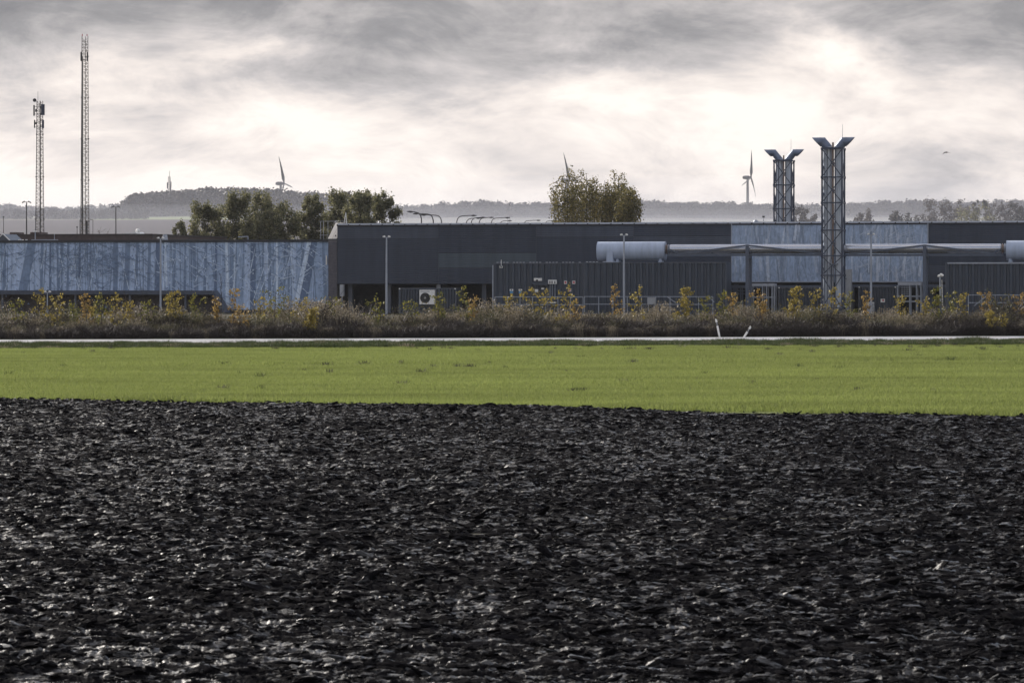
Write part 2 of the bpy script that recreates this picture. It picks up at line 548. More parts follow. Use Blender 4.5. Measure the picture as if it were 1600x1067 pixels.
def scatter(name, pts, rot, scl, idx, variants, kind='stuff', label=None, cat=None):
    pts = np.asarray(pts, np.float32); n = len(pts)
    me = bpy.data.meshes.new(name)
    me.vertices.add(n); me.vertices.foreach_set('co', pts.ravel())
    a = me.attributes.new('rot', 'FLOAT_VECTOR', 'POINT'); a.data.foreach_set('vector', np.asarray(rot, np.float32).ravel())
    a = me.attributes.new('scl', 'FLOAT_VECTOR', 'POINT'); a.data.foreach_set('vector', np.asarray(scl, np.float32).ravel())
    a = me.attributes.new('idx', 'INT', 'POINT'); a.data.foreach_set('value', np.asarray(idx, np.int32))
    o = top(name, me, kind, label, cat)
    c = bpy.data.collections.new(name + '_shapes')
    for v in variants: c.objects.link(v)
    ng = bpy.data.node_groups.new(name + '_scatter', 'GeometryNodeTree')
    ng.interface.new_socket('Geometry', in_out='INPUT', socket_type='NodeSocketGeometry')
    ng.interface.new_socket('Geometry', in_out='OUTPUT', socket_type='NodeSocketGeometry')
    nd, lk = ng.nodes, ng.links
    gi = nd.new('NodeGroupInput'); go = nd.new('NodeGroupOutput')
    ci = nd.new('GeometryNodeCollectionInfo')
    ci.inputs['Collection'].default_value = c
    ci.inputs['Separate Children'].default_value = True
    ci.inputs['Reset Children'].default_value = True
    ip = nd.new('GeometryNodeInstanceOnPoints')
    ip.inputs['Pick Instance'].default_value = True

    def attr(nm, ty):
        x = nd.new('GeometryNodeInputNamedAttribute'); x.data_type = ty; x.inputs[0].default_value = nm
        return x.outputs[0]
    lk.new(gi.outputs[0], ip.inputs['Points'])
    lk.new(ci.outputs[0], ip.inputs['Instance'])
    lk.new(attr('idx', 'INT'), ip.inputs['Instance Index'])
    lk.new(attr('rot', 'FLOAT_VECTOR'), ip.inputs['Rotation'])
    lk.new(attr('scl', 'FLOAT_VECTOR'), ip.inputs['Scale'])
    lk.new(ip.outputs[0], go.inputs[0])
    md = o.modifiers.new('scatter', 'NODES'); md.node_group = ng
    return o


def variant(name, me):
    return bpy.data.objects.new(name, me)


rng = np.random.default_rng(11)
random.seed(5)


def cards(C, size, rngl, aspect=0.6, tilt=None):
    """leaf quads (diamonds) at centres C with random directions"""
    n = len(C)
    d = rngl.normal(size=(n, 3)); d /= np.linalg.norm(d, axis=1)[:, None]
    if tilt is not None:
        d = d + np.asarray(tilt); d /= np.linalg.norm(d, axis=1)[:, None]
    e = rngl.normal(size=(n, 3)); e -= d * (d * e).sum(1)[:, None]; e /= np.linalg.norm(e, axis=1)[:, None]
    s = size * rngl.uniform(0.6, 1.4, n)[:, None]
    V = np.stack([C - d * s * .5, C + e * s * aspect * .5, C + d * s * .5, C - e * s * aspect * .5], 1).reshape(-1, 3)
    Fc = np.arange(4 * n).reshape(n, 4)
    return V, Fc


def twigs(P0, P1, w, rngl):
    """thin flat strips from P0 to P1"""
    n = len(P0)
    d = P1 - P0
    e = np.cross(d, rngl.normal(size=(n, 3))); e /= (np.linalg.norm(e, axis=1)[:, None] + 1e-9)
    w = np.broadcast_to(np.asarray(w, float), (n,))[:, None]
    V = np.stack([P0 - e * w * .5, P0 + e * w * .5, P1 + e * w * .15, P1 - e * w * .15], 1).reshape(-1, 3)
    return V, np.arange(4 * n).reshape(n, 4)


def joinVF(lst):
    Vs, Fs, o = [], [], 0
    for V, Fc in lst:
        Vs.append(V); Fs.append(Fc + o); o += len(V)
    return np.concatenate(Vs), np.concatenate(Fs)


# ------------------------------------------------------------------ ground, field, road
def road_y(X):
    return 195.9 + 0.2 * np.asarray(X, float)


def prof(r):
    return np.interp(r, [-1000, -96, -60, -7.2, -5.5, 0, 6.8, 8.5, 16, 1e5], [0, 0, -0.12, -0.35, -0.36, -0.21, -0.045, -0.04, 0, 0])


def gz(X, Y):
    return prof(np.asarray(Y) - road_y(X))


def sheet(name, xs, ys, m, dz, edge0=None, edge1=None, kind='structure'):
    """grid sheet over the ground; ys are given as fractions between edge0(X) and edge1(X)"""
    X, Tt = np.meshgrid(xs, ys)
    Y = edge0(X) + (edge1(X) - edge0(X)) * Tt
    Zv = gz(X, Y) + dz
    V = np.stack([X, Y, Zv], -1).reshape(-1, 3)
    nx, ny = len(xs), len(ys)
    i = np.arange(nx * ny).reshape(ny, nx)
    Fc = np.stack([i[:-1, :-1], i[:-1, 1:], i[1:, 1:], i[1:, :-1]], -1).reshape(-1, 4)
    return top(name, np_mesh(name, V, Fc, m, True), kind)


def soil_edge(X):
    return 91.2 - 0.45 * np.asarray(X, float) + 0.1 * np.sin(np.asarray(X) * 0.9)


def build_ground():
    # one sheet out to the horizon
    xs = np.concatenate([[-9000, -3000, -1000, -400, -200], np.linspace(-120, 120, 41), [200, 400, 1000, 3000, 9000]])
    rs = [-500, -300, -96, -60, -30, -7.2, -5.5, 0, 6.8, 8.5, 16, 60, 200, 480]
    X, Rr = np.meshgrid(xs, rs)
    Y = Rr + 195.9 + 0.2 * np.clip(X, -150, 150)
    Zv = prof(Rr) - 0.06
    far = np.array([1000, 3000, 8000, 20000.0])
    Xf, Yf = np.meshgrid(xs, far)
    V = np.concatenate([np.stack([X, Y, Zv], -1).reshape(-1, 3), np.stack([Xf, Yf, np.zeros_like(Xf) - 0.06], -1).reshape(-1, 3)])
    nx, ny = len(xs), len(rs) + 4
    i = np.arange(nx * ny).reshape(ny, nx)
    Fc = np.stack([i[:-1, :-1], i[:-1, 1:], i[1:, 1:], i[1:, :-1]], -1).reshape(-1, 4)
    top('ground', np_mesh('ground', V, Fc, mt['ground'], True), 'structure')
    xs = np.linspace(-70, 70, 141)
    sheet('crop_field', xs, np.linspace(0, 1, 60), mt['crop_ground'], -0.02, lambda X: soil_edge(X) - 0.6, lambda X: road_y(X) - 6.9)
    sheet('verge', xs, np.linspace(0, 1, 12), mt['verge_ground'], -0.01, lambda X: road_y(X) - 7.4, lambda X: road_y(X) + 0.15)
    sheet('road', np.linspace(-110, 110, 60), np.linspace(0, 1, 6), mt['asphalt'], 0.0, lambda X: road_y(X), lambda X: road_y(X) + 6.8)
    sheet('far_verge', np.linspace(-110, 110, 60), np.linspace(0, 1, 6), mt['verge_ground'], -0.012, lambda X: road_y(X) + 6.7, lambda X: road_y(X) + 30)


build_ground()


def fbm2(X, Y, seed, octs=5, sc=1.0):
    """cheap value noise on numpy arrays"""
    out = np.zeros_like(X); amp = 1.0; tot = 0
    rg = np.random.default_rng(seed)
    for o in range(octs):
        G = rg.uniform(-1, 1, (257, 257))
        x = X * sc; y = Y * sc
        xi = np.floor(x).astype(int); yi = np.floor(y).astype(int)
        fx = x - xi; fy = y - yi
        fx = fx * fx * (3 - 2 * fx); fy = fy * fy * (3 - 2 * fy)
        g = lambda a, b: G[a % 257, b % 257]
        v = (g(xi, yi) * (1 - fx) + g(xi + 1, yi) * fx) * (1 - fy) + (g(xi, yi + 1) * (1 - fx) + g(xi + 1, yi + 1) * fx) * fy
        out += v * amp; tot += amp; amp *= 0.5; sc *= 2.03
    return out / tot


def soil_h(X, Y):
    s = Y + 0.43 * X                    # across the furrows
    fur = 0.035 * np.sin(s * 2 * np.pi / 0.46 + 2.2 * fbm2(X, Y, 3, 2, 0.5))
    lump = 0.085 * (0.55 - np.abs(fbm2(X * 1.25, s * 4.2, 4, 3, 1.6)))
    crumb = 0.042 * (0.5 - np.abs(fbm2(X * 1.5, s * 3.6, 6, 3, 5.6)))
    return fur + lump + crumb + 0.10 * fbm2(X, Y, 5, 2, 0.15) - 0.05


def build_soil():
    ys = 23 * (102 / 23.0) ** np.linspace(0, 1, 1150)
    ts = np.linspace(-0.215, 0.215, 760)
    T, Y = np.meshgrid(ts, ys)
    rgj = np.random.default_rng(2)
    X = T * Y
    # stretch rows so that the last one lies on the field edge
    Yc = 23 + (Y - 23) * ((soil_edge(X) - 23) / (102 - 23))
    X = X + rgj.normal(0, 0.25, X.shape) * Y * (0.43 / 760); Yc = Yc + rgj.normal(0, 0.25, X.shape) * Y * 0.0013
    Zv = soil_h(X, Yc) + 0.02
    k = np.clip((soil_edge(X) + 0.35 * fbm2(X, Yc, 15, 3, 1.3) - Yc) / 0.45, 0, 1)
    Zv = Zv * k - 0.06 * (1 - k)
    V = np.stack([X, Yc, Zv], -1).reshape(-1, 3)
    ny, nx = X.shape
    i = np.arange(nx * ny).reshape(ny, nx)
    Fc = np.stack([i[:-1, :-1], i[:-1, 1:], i[1:, 1:], i[1:, :-1]], -1).reshape(-1, 4)
    top('ploughed_soil', np_mesh('ploughed_soil', V, Fc, mt['soil'], True), 'structure')
    # the turned clods: angular lumps and curled slabs
    vs_ = []
    rg = np.random.default_rng(21)
    for q in range(16):
        bm = bmesh.new()
        if q < 4:
            n = 18 + q
            P = rg.normal(size=(n, 3)); P /= np.linalg.norm(P, axis=1)[:, None]
            P *= rg.uniform(0.75, 1.0, (n, 1))
            for p in P: bm.verts.new(p)
            bmesh.ops.convex_hull(bm, input=bm.verts[:])
            loose = [v for v in bm.verts if not v.link_faces]
            bmesh.ops.delete(bm, geom=loose, context='VERTS')
            bmesh.ops.subdivide_edges(bm, edges=bm.edges[:], cuts=1, use_grid_fill=True)
            amp = 0.16
        else:
            bmesh.ops.create_icosphere(bm, subdivisions=3, radius=1.0)
            amp = 0.42
        off = Vector((q * 7.3, q * 3.1, 1.7))
        for v in bm.verts:
            nn = mnoise.fractal(v.co * 1.6 + off, 0.9, 2.1, 4)
            v.co *= 1 + amp * nn
            if q >= 12:                                   # slabs curl
                v.co.z = v.co.z * 0.45 + 0.35 * v.co.y * v.co.y
        bmesh.ops.recalc_face_normals(bm, faces=bm.faces[:])
        me = bpy.data.meshes.new('soil_clod')
        bm.to_mesh(me); bm.free()
        if q >= 4: me.polygons.foreach_set('use_smooth', [True] * len(me.polygons))
        me.materials.append(mt['soil'])
        vs_.append(variant('soil_clod', me))
    P, S, Ro = [], [], []
    for n, s0, s1 in ((110000, 0.010, 0.024), (56000, 0.02, 0.04), (6500, 0.036, 0.07)):
        Y = 21 + 82 * np.sqrt(rg.uniform(0.02, 1, n))
        Y = np.where(rg.uniform(size=n) < 0.35, rg.uniform(21, 60, n), Y)
        X = rg.uniform(-0.21, 0.21, n) * Y
        ok = Y < soil_edge(X) + np.where((rg.uniform(size=n) < .04) & (s1 < .03), rg.exponential(0.4, n), -0.1) + 0.3 * fbm2(X, Y, 15, 3, 1.3)
        X, Y = X[ok], Y[ok]; n = len(X)
        s = s0 * (s1 / s0) ** rg.uniform(0, 1, n)
        z = np.where(Y < soil_edge(X), soil_h(X, Y) + 0.02, gz(X, Y)) + s * rg.uniform(-0.25, 0.2, n)
        P.append(np.stack([X, Y, z], -1))
        S.append(np.stack([s * rg.uniform(1.0, 3.2, n), s * rg.uniform(0.7, 1.3, n), s * rg.uniform(0.4, 0.8, n)], -1))
        Ro.append(np.stack([rg.normal(0, 0.4, n), rg.normal(0, 0.25, n), -0.2 + rg.normal(0, 0.38, n)], -1))
    P, S, Ro = np.concatenate(P), np.concatenate(S), np.concatenate(Ro)
    scatter('soil_clods', P, Ro, S, rg.integers(0, 16, len(P)), vs_)


build_soil()


def build_crop():
    rg = np.random.default_rng(31)
    vs_ = []
    for q in range(6):
        n = 150
        P0 = np.stack([rg.uniform(-.45, .45, n), rg.uniform(-.45, .45, n), np.zeros(n) - 0.01], -1)
        h = rg.uniform(0.06, 0.15, n)
        an = rg.uniform(0, 6.28, n); lean = rg.uniform(0.1, 0.8, n) * h
        P1 = P0 + np.stack([np.cos(an) * lean, np.sin(an) * lean, h], -1)
        V, Fc = twigs(P0, P1, rg.uniform(0.012, 0.026, n), rg)
        vs_.append(variant('crop_tuft', np_mesh('crop_tuft', V, Fc, mt['leaf_crop'])))
    n = 26000
    X = rg.uniform(-1, 1, n); u = rg.uniform(0, 1, n)
    Y = 82 + u * 112
    X = X * (0.19 * Y + 3)
    ok = (Y > soil_edge(X) + 0.3) & (Y < road_y(X) - 6.9)
    X, Y = X[ok], Y[ok]; n = len(X)
    rr = Y - road_y(X)
    band = np.exp(-((rr + 52) / 4.0) ** 2) + .9 * np.exp(-((rr + 12) / 2.2) ** 2)          # a wheel track and the thin end rows
    ok = rg.uniform(size=n) > 0.85 * band + 0.35 * np.clip(fbm2(X * .5, Y, 18, 3, 0.3), 0, 1)
    X, Y = X[ok], Y[ok]; n = len(X)
    s = rg.uniform(0.8, 1.3, n) * (1 + 0.35 * fbm2(X * .4, Y, 8, 3, 0.25))
    scatter('crop_blades', np.stack([X, Y, gz(X, Y) - 0.02], -1), np.stack([np.zeros(n), np.zeros(n), rg.uniform(0, 6.28, n)], -1),
            np.stack([s, s, s], -1), rg.integers(0, 6, n), vs_)
    # verge: rougher, darker grass on the slope up to the road
    vs_ = []
    for q in range(6):
        n = 130
        P0 = np.stack([rg.normal(0, .22, n), rg.normal(0, .22, n), np.zeros(n) - 0.02], -1)
        h = rg.uniform(0.08, 0.30, n)
        an = rg.uniform(0, 6.28, n); lean = rg.uniform(0.1, 0.9, n) * h
        P1 = P0 + np.stack([np.cos(an) * lean, np.sin(an) * lean, h], -1)
        V, Fc = twigs(P0, P1, rg.uniform(0.015, 0.035, n), rg)
        vs_.append(variant('verge_tuft', np_mesh('verge_tuft', V, Fc, mt['leaf_verge'] if q < 5 else mt['straw'])))
    n = 7500
    X = rg.uniform(-48, 48, n); r = -7.3 + 7.2 * rg.uniform(0, 1, n)
    Y = road_y(X) + r
    s = rg.uniform(0.5, 1.1, n) * (0.8 + 0.5 * np.clip(fbm2(X, Y, 9, 3, 0.4) + .3, 0, 1)) * np.where(r > -0.9, 0.45, 1)
    scatter('verge_grass', np.stack([X, Y, gz(X, Y)], -1), np.stack([np.zeros(n), np.zeros(n), rg.uniform(0, 6.28, n)], -1),
            np.stack([s, s, s], -1), np.where(rg.uniform(size=n) < .06, 5, rg.integers(0, 5, n)), vs_)
    # low dark weeds standing in the crop
    vs_ = []
    for q in range(4):
        n = 60
        P0 = np.stack([rg.normal(0, .10, n), rg.normal(0, .06, n), np.zeros(n)], -1)
        P1 = P0 + np.stack([rg.normal(0, .10, n), rg.normal(0, .05, n), rg.uniform(0.08, 0.26, n)], -1)
        V, Fc = twigs(P0, P1, 0.02, rg)
        vs_.append(variant('weed_tuft', np_mesh('weed_tuft', V, Fc, mt['twig_dark'] if q < 3 else mt['leaf_verge'])))
    n = 170
    X = rg.uniform(-0.2, 0.2, n); Y = np.where(rg.uniform(size=n) < .55, rg.uniform(176, 192, n), rg.uniform(98, 190, n)); X = X * Y
    ok = (Y > soil_edge(X) + 1) & (Y < road_y(X) - 7.5); X, Y = X[ok], Y[ok]
    X = np.append(X, [2.03, 2.2, 1.9]); Y = np.append(Y, [103.5, 103.4, 103.6]); n = len(X)
    s = rg.uniform(0.5, 1.0, n)
    scatter('field_weeds', np.stack([X, Y, gz(X, Y)], -1), np.stack([np.zeros(n), np.zeros(n), rg.uniform(0, 6.28, n)], -1),
            np.stack([s * 1.4, s, s], -1), rg.integers(0, 4, n), vs_)


build_crop()


# ------------------------------------------------------------------ hills
def hill_h(X, Y):
    X = np.asarray(X, float); Y = np.asarray(Y, float)
    t = X / np.maximum(Y, 1)
    left = np.interp(Y, [650, 800, 1000, 1300, 1360, 1720, 2200, 3000, 6500], [-1, 2, 9, 26.5, 28, 35.5, 43, 56, 68])
    right = np.interp(Y, [650, 1000, 1700, 2300, 2900, 3100, 6500], [-1, 3, 12, 30, 57, 60, 72])
    k = np.clip((t + 0.055) / 0.03, 0, 1); k = k * k * (3 - 2 * k)
    h = left * (1 - k) + right * k
    w = np.clip((Y - 1500) / 900, 0, 1)
    h = h + w * 6.5 * fbm2(X + 900, Y, 12, 3, 1 / 330.0)
    # the wooded knoll on the left
    h = h + 6 * np.exp(-((t + 0.085) / 0.03) ** 2) * np.exp(-((Y - 1950) / 170) ** 2)
    return h


def hill_mat():
    m = bpy.data.materials.new('hill_fields'); m.use_nodes = True
    nd, lk = m.node_tree.nodes, m.node_tree.links
    p = nd['Principled BSDF']; p.inputs['Roughness'].default_value = 0.95; p.inputs['Specular IOR Level'].default_value = 0.1
    at = nd.new('ShaderNodeAttribute'); at.attribute_name = 'Col'
    lk.new(at.outputs['Color'], p.inputs['Base Color'])
    return m


def build_hills():
    ys = np.concatenate([np.linspace(650, 2400, 90), np.linspace(2450, 6500, 40)])
    ts = np.linspace(-0.36, 0.36, 150)
    T, Y = np.meshgrid(ts, ys)
    X = T * Y
    Zv = hill_h(X, Y)
    V = np.stack([X, Y, Zv], -1).reshape(-1, 3)
    ny, nx = X.shape
    i = np.arange(nx * ny).reshape(ny, nx)
    Fc = np.stack([i[:-1, :-1], i[:-1, 1:], i[1:, 1:], i[1:, :-1]], -1).reshape(-1, 4)
    me = np_mesh('hills', V, Fc, hill_mat(), True)
    Yc, Tc = Y.reshape(-1), T.reshape(-1)
    c = np.zeros((len(Yc), 4)); c[:, 3] = 1
    c[:, :3] = (0.10, 0.10, 0.07)
    c[Yc < 1325 + (Tc + .15) * 900, :3] = (0.058, 0.05, 0.054)         # ploughed slope
    g = (Yc >= 1325 + (Tc + .15) * 900) & (Yc < 1730) & (Tc > -0.128)
    c[g, :3] = (0.17, 0.21, 0.09)                                      # winter crop below the wood
    a = me.attributes.new('Col', 'FLOAT_COLOR', 'POINT')
    a.data.foreach_set('color', c.astype(np.float32).ravel())
    top('hills', me, 'structure')


build_hills()


# ------------------------------------------------------------------ trees
def tree_mesh(seed, H, W, leaf, nl, cl, base=0.18, lobes=14, tall=1.0, droop=0.0, trunk_r=0.3, nb=26):
    """returns (wood MB, leaf V,F): trunk, limbs to lobes, leaf cards in clumps round the lobes"""
    rg = np.random.default_rng(seed)
    wood = MB()
    lean = rg.normal(0, 0.03, 2)
    tp = [Vector((lean[0] * z * H + 0.15 * math.sin(z * 5 + seed), lean[1] * z * H, z * H)) for z in (0, .15, .3, .45, .6, .75, .88)]
    wood.tube(tp, [trunk_r * (1 - 0.92 * i / 6) for i in range(7)], 7)
    cents = []
    for i in range(lobes):
        u = (i + rg.uniform(0, 1)) / lobes
        z = H * (base + (0.98 - base) * u)
        prof_ = math.sin(math.pi * min(max((u * 0.86 + 0.12) ** tall, 0), 1)) ** 0.6
        rr = W * 0.5 * prof_ * rg.uniform(0.35, 0.95)
        an = i * 2.4 + rg.uniform(-.5, .5)
        c = Vector((math.cos(an) * rr, math.sin(an) * rr, z))
        cents.append((c, rg.uniform(0.75, 1.25)))
        j = max(0.1, (z / H) - 0.25 - 0.1 * rg.uniform())
        st = Vector((lean[0] * j * H, lean[1] * j * H, j * H))
        mid = st.lerp(c, 0.5) + Vector((0, 0, 0.06 * H * (1 - droop)))
        wood.tube([st, mid, c], [trunk_r * 0.34, trunk_r * 0.2, 0.02], 5)
        for b in range(3):
            e = c + Vector(rg.normal(0, 1, 3)) * W * 0.13 + Vector((0, 0, W * .08))
            wood.tube([mid.lerp(c, rg.uniform(0.2, .9)), e], [trunk_r * 0.11, 0.012], 4, cap=False)
    Ls = []
    for c, k in cents:
        for s in range(cl):
            cc = np.array(c) + rg.normal(0, 1, 3) * W * 0.115 * k * np.array([1, 1, 1.15])
            m = int(nl / (lobes * cl))
            P = cc + rg.normal(0, 1, (m, 3)) * W * 0.055 * np.array([1, 1, 1.25])
            if droop:
                P[:, 2] -= droop * np.abs(rg.normal(0, 1, m)) * 0.5
            Ls.append(P)
    P = np.concatenate(Ls)
    P = P[P[:, 2] > H * base * 0.45]
    V, Fc = cards(P, leaf, rg, 0.6, tilt=(0, 0, -0.5 if droop else 0.1))
    return wood, V, Fc


def plant_tree(name, label, cat, loc, group, wood, V, Fc, bark, leafm):
    t = thing(name, label, cat, loc, False, group)
    me = wood.mesh('trunk', mt[bark])
    o = inst('trunk', me, t, (0, 0, 0))
    inst('crown', np_mesh('crown', V, Fc, mt[leafm]), t, (0, 0, 0))
    return t


def build_trees():
    # willows behind the mural wall: column, top row, width in px, distance
    W = [(283, 349, 28, 440, 'small round grey-green willow, the leftmost tree behind the mural wall'),
         (322, 323, 56, 445, 'rounded willow with dark crown, second tree from the left behind the mural wall'),
         (371, 306, 60, 450, 'tall broad willow, third tree from the left behind the mural wall'),
         (404, 312, 58, 462, 'wide willow beside the tallest left willow, its crown merging into it'),
         (436, 320, 62, 446, 'lower bushy willow with paler leaves right below the left wind turbine'),
         (487, 310, 44, 452, 'narrow upright willow standing apart just left of the white roof slab'),
         (532, 300, 56, 458, 'willow behind the white roof slab, left one of the close trio'),
         (566, 296, 48, 450, 'slender willow with loose crown, middle one of the close trio right of the white slab'),
         (597, 298, 44, 455, 'open-crowned willow at the right end of the row behind the dark hall')]
    for i, (x, yt, w, d, lab) in enumerate(W):
        p = pw(x, yt, d)
        H = p.z; Wd = w * d / F
        wood, V, Fc = tree_mesh((100 if i < 8 else 155) + i, H, Wd * 1.15, 0.30, 19000 if i else 7000, 6, base=0.12, lobes=18 if i else 12, droop=0.5, trunk_r=0.28)
        plant_tree('willow_tree', lab, 'tree', (p.x, d, 0), 'willows behind the mural wall', wood, V, Fc, 'bark', 'leaf_willow')
    # the poplar clump
    Pp = [(886, 264, 44, 452, 'autumn poplar at the left end of the clump behind the dark hall'),
          (916, 262, 46, 458, 'autumn poplar with pointed top, second from left in the clump'),
          (945, 272, 40, 464, 'dense autumn poplar in the middle of the clump'),
          (966, 264, 40, 456, 'autumn poplar right of the clump centre with dark leafy tip'),
          (981, 282, 30, 450, 'thin autumn poplar at the right edge of the clump')]
    for i, (x, yt, w, d, lab) in enumerate(Pp):
        p = pw(x, yt, d); H = p.z; Wd = w * d / F
        rg = np.random.default_rng(60 + i)
        wood = MB()
        wood.tube([(0, 0, 0), (0.1, 0, H * .5), (0, 0, H * .95)], [0.26, 0.16, 0.03], 7)
        Ls = []
        nst = 17
        Wd *= 1.35
        for b in range(nst):                                   # steep, nearly parallel shoots
            an = b * 2.4; rr = Wd * 0.5 * math.sqrt((b + .5) / nst)
            z0 = H * rg.uniform(0.05, 0.3); z1 = H * (1 - 0.17 * (rr / (Wd * .5)) ** 2 - 0.13 * rg.uniform())
            p0 = Vector((0, 0, z0)); p1 = Vector((math.cos(an) * rr * .8, math.sin(an) * rr * .8, (z0 + z1) * .5)); p2 = Vector((math.cos(an) * rr, math.sin(an) * rr, z1))
            wood.tube([p0, p1, p2], [0.07, 0.045, 0.012], 5)
            for s in range(26):
                u = s / 25.0
                c = p0.lerp(p1, u * 2) if u < .5 else p1.lerp(p2, u * 2 - 1)
                if u < 0.2: continue
                m = 15 if u < 0.75 else 24
                Pq = np.array(c) + rg.normal(0, 1, (m, 3)) * np.array([0.52, 0.52, 0.42]) * (1.1 - 0.55 * u)
                Ls.append(Pq)
        V, Fc = cards(np.concatenate(Ls), 0.26, rg, 0.75)
        plant_tree('poplar_tree', lab, 'tree', (p.x, d, 0), 'autumn poplars behind the dark hall', wood, V, Fc, 'bark', 'leaf_poplar')
    # a bare bushy one at its right foot
    p = pw(997, 322, 470)
    wood, V, Fc = tree_mesh(77, p.z, 2.6, 0.22, 500, 3, base=0.3, lobes=9, trunk_r=0.12)
    plant_tree('poplar_tree', 'small almost bare poplar at the right foot of the poplar clump', 'tree', (p.x, 470, 0), 'autumn poplars behind the dark hall', wood, V, Fc, 'bark', 'leaf_poplar')
    # thin bare tree over the brown roof
    p = pw(158, 352, 430)
    wood, V, Fc = tree_mesh(78, p.z, 2.8, 0.14, 160, 3, base=0.3, lobes=10, trunk_r=0.10)
    plant_tree('bare_tree', 'small bare bush-like tree just right of the tall mast foot', 'tree', (p.x, 430, 0), None, wood, V, Fc, 'bark', 'leaf_bare')
    # hazy trees farther right
    Rr = [(1345, 336, 26, 1000, 'leaf_bare', 'hazy bare tree right beside the front chimney tower'), (1358, 333, 24, 1010, 'leaf_bare', 'hazy bare tree second right of the front chimney tower'),
          (1402, 335, 26, 990, 'leaf_forest', 'hazy round dark tree left of the low hazy thicket'), (1420, 342, 36, 985, 'leaf_forest', 'low hazy flat-topped thicket above the right mural'),
          (1452, 320, 34, 1030, 'leaf_bare', 'pale hazy tree above the right edge of the right mural'), (1478, 318, 34, 1040, 'leaf_bare', 'pale hazy broad tree left of the two slim poplars'),
          (1503, 322, 34, 1020, 'leaf_bare', 'pale hazy tree just left of the slim poplar pair'), (1524, 312, 12, 1050, 'leaf_forest', 'slim hazy poplar, left one of the far pair'),
          (1541, 314, 14, 1050, 'leaf_forest', 'slim hazy poplar, right one of the far pair'), (1518, 337, 60, 960, 'leaf_willow', 'broad green bush mound below the far slim poplars'),
          (1566, 322, 34, 1030, 'leaf_bare', 'pale hazy tree right of the two slim poplars'), (1592, 323, 38, 1000, 'leaf_forest', 'darker hazy tree at the right edge of the picture'),
          (1245, 325, 20, 1000, 'leaf_bare', 'hazy thin bare tree right beside the rear chimney tower'), (1258, 328, 22, 1005, 'leaf_bare', 'hazy bare tree between the two chimney towers'),
          (1272, 337, 22, 990, 'leaf_bare', 'low hazy bare tree just left of the front chimney tower'),
          (545, 303, 20, 900, 'leaf_bare', 'pale bare tree crown rising behind the willow trio')]
    for i, (x, yt, w, d, lm, lab) in enumerate(Rr):
        p = pw(x, yt, d); g = float(hill_h(p.x, d)); H = p.z - g; Wd = w * d / F
        slim = w < 16
        wood, V, Fc = tree_mesh(200 + i, H, Wd * 1.35, 0.6 if not slim else 0.5, 5200 if lm != 'leaf_bare' else 4200, 5, base=0.15, lobes=16, trunk_r=0.3, tall=0.8 if slim else 1.0)
        plant_tree('distant_tree', lab, 'tree', (p.x, d, g - 0.1), 'hazy trees beyond the factory', wood, V, Fc, 'bark', lm)
    # woods on the ridges: one mass of crowns
    vs_ = []
    for q in range(8):
        rg = np.random.default_rng(300 + q)
        n = 230
        if q < 3:      # pines: flat tufted tops
            C = []
            for k in range(7):
                c = np.array([rg.normal(0, 1.5), rg.normal(0, 1.5), rg.uniform(5.0, 10.0)])
                C.append(c + rg.normal(0, 1, (n // 7, 3)) * np.array([1.1, 1.1, 0.5]))
            C = np.concatenate(C)
            lo = rg.normal(0, 1, (70, 3)) * np.array([1.3, 1.3, 1.8]) + np.array([0, 0, 3.4])
            C = np.concatenate([C, lo])
        else:
            C = []
            for k in range(9):
                c = np.array([rg.normal(0, 1.7), rg.normal(0, 1.7), rg.uniform(3.0, 9.0)])
                C.append(c + rg.normal(0, 1, (n // 9, 3)) * np.array([1.0, 1.0, 0.9]))
            C = np.concatenate(C)
        C = np.concatenate([C, np.stack([rg.normal(0, 1.9, 110), rg.normal(0, 1.9, 110), rg.uniform(-.5, 4.5, 110)], -1)])
        V, Fc = cards(C, 1.15, rg, 0.9)
        tw = twigs(np.array([[0, 0, -1.0]]), np.array([[0, 0, 8.0]]), 0.4, rg)
        V, Fc = joinVF([(V, Fc), tw])
        vs_.append(variant('wood_crown', np_mesh('wood_crown', V, Fc, mt['leaf_forest'])))
    rg = np.random.default_rng(310)
    P, S, I = [], [], []
    # knoll
    n = 1500
    t = -0.1205 + 0.077 * rg.uniform(0, 1, n); Y = 1745 + 330 * rg.uniform(0, 1, n) ** 1.3; X = t * Y
    s = rg.uniform(0.72, 1.12, n) * np.clip((t + 0.1215) / 0.008, .45, 1)
    P.append(np.stack([X, Y, hill_h(X, Y)], -1)); S.append(s); I.append(np.where(rg.uniform(size=n) < .75, rg.integers(0, 3, n), rg.integers(3, 8, n)))
    # long ridge all across
    n = 5200
    t = rg.uniform(-0.30, 0.30, n); Y = 2940 + 330 * rg.uniform(0, 1, n); X = t * Y
    s = rg.uniform(0.85, 1.35, n) * (1 + 0.22 * fbm2(X, X * 0, 17, 3, 1 / 60.0))
    P.append(np.stack([X, Y, hill_h(X, Y)], -1)); S.append(s); I.append(rg.integers(2, 8, n))
    # hedges and copses on the lower ground, left
    n = 160
    t = rg.choice([-0.151, -0.135, -0.128, -0.118], n) + rg.normal(0, .0035, n); Y = 1420 + 150 * rg.uniform(0, 1, n); X = t * Y
    P.append(np.stack([X, Y, hill_h(X, Y)], -1)); S.append(rg.uniform(0.22, 0.5, n)); I.append(rg.integers(3, 8, n))
    P, S, I = np.concatenate(P), np.concatenate(S), np.concatenate(I)
    n = len(P)
    scatter('hill_woods', P, np.stack([np.zeros(n), np.zeros(n), rg.uniform(0, 6.28, n)], -1), np.stack([S * 1.1, S * 1.1, S], -1), I, vs_)


build_trees()


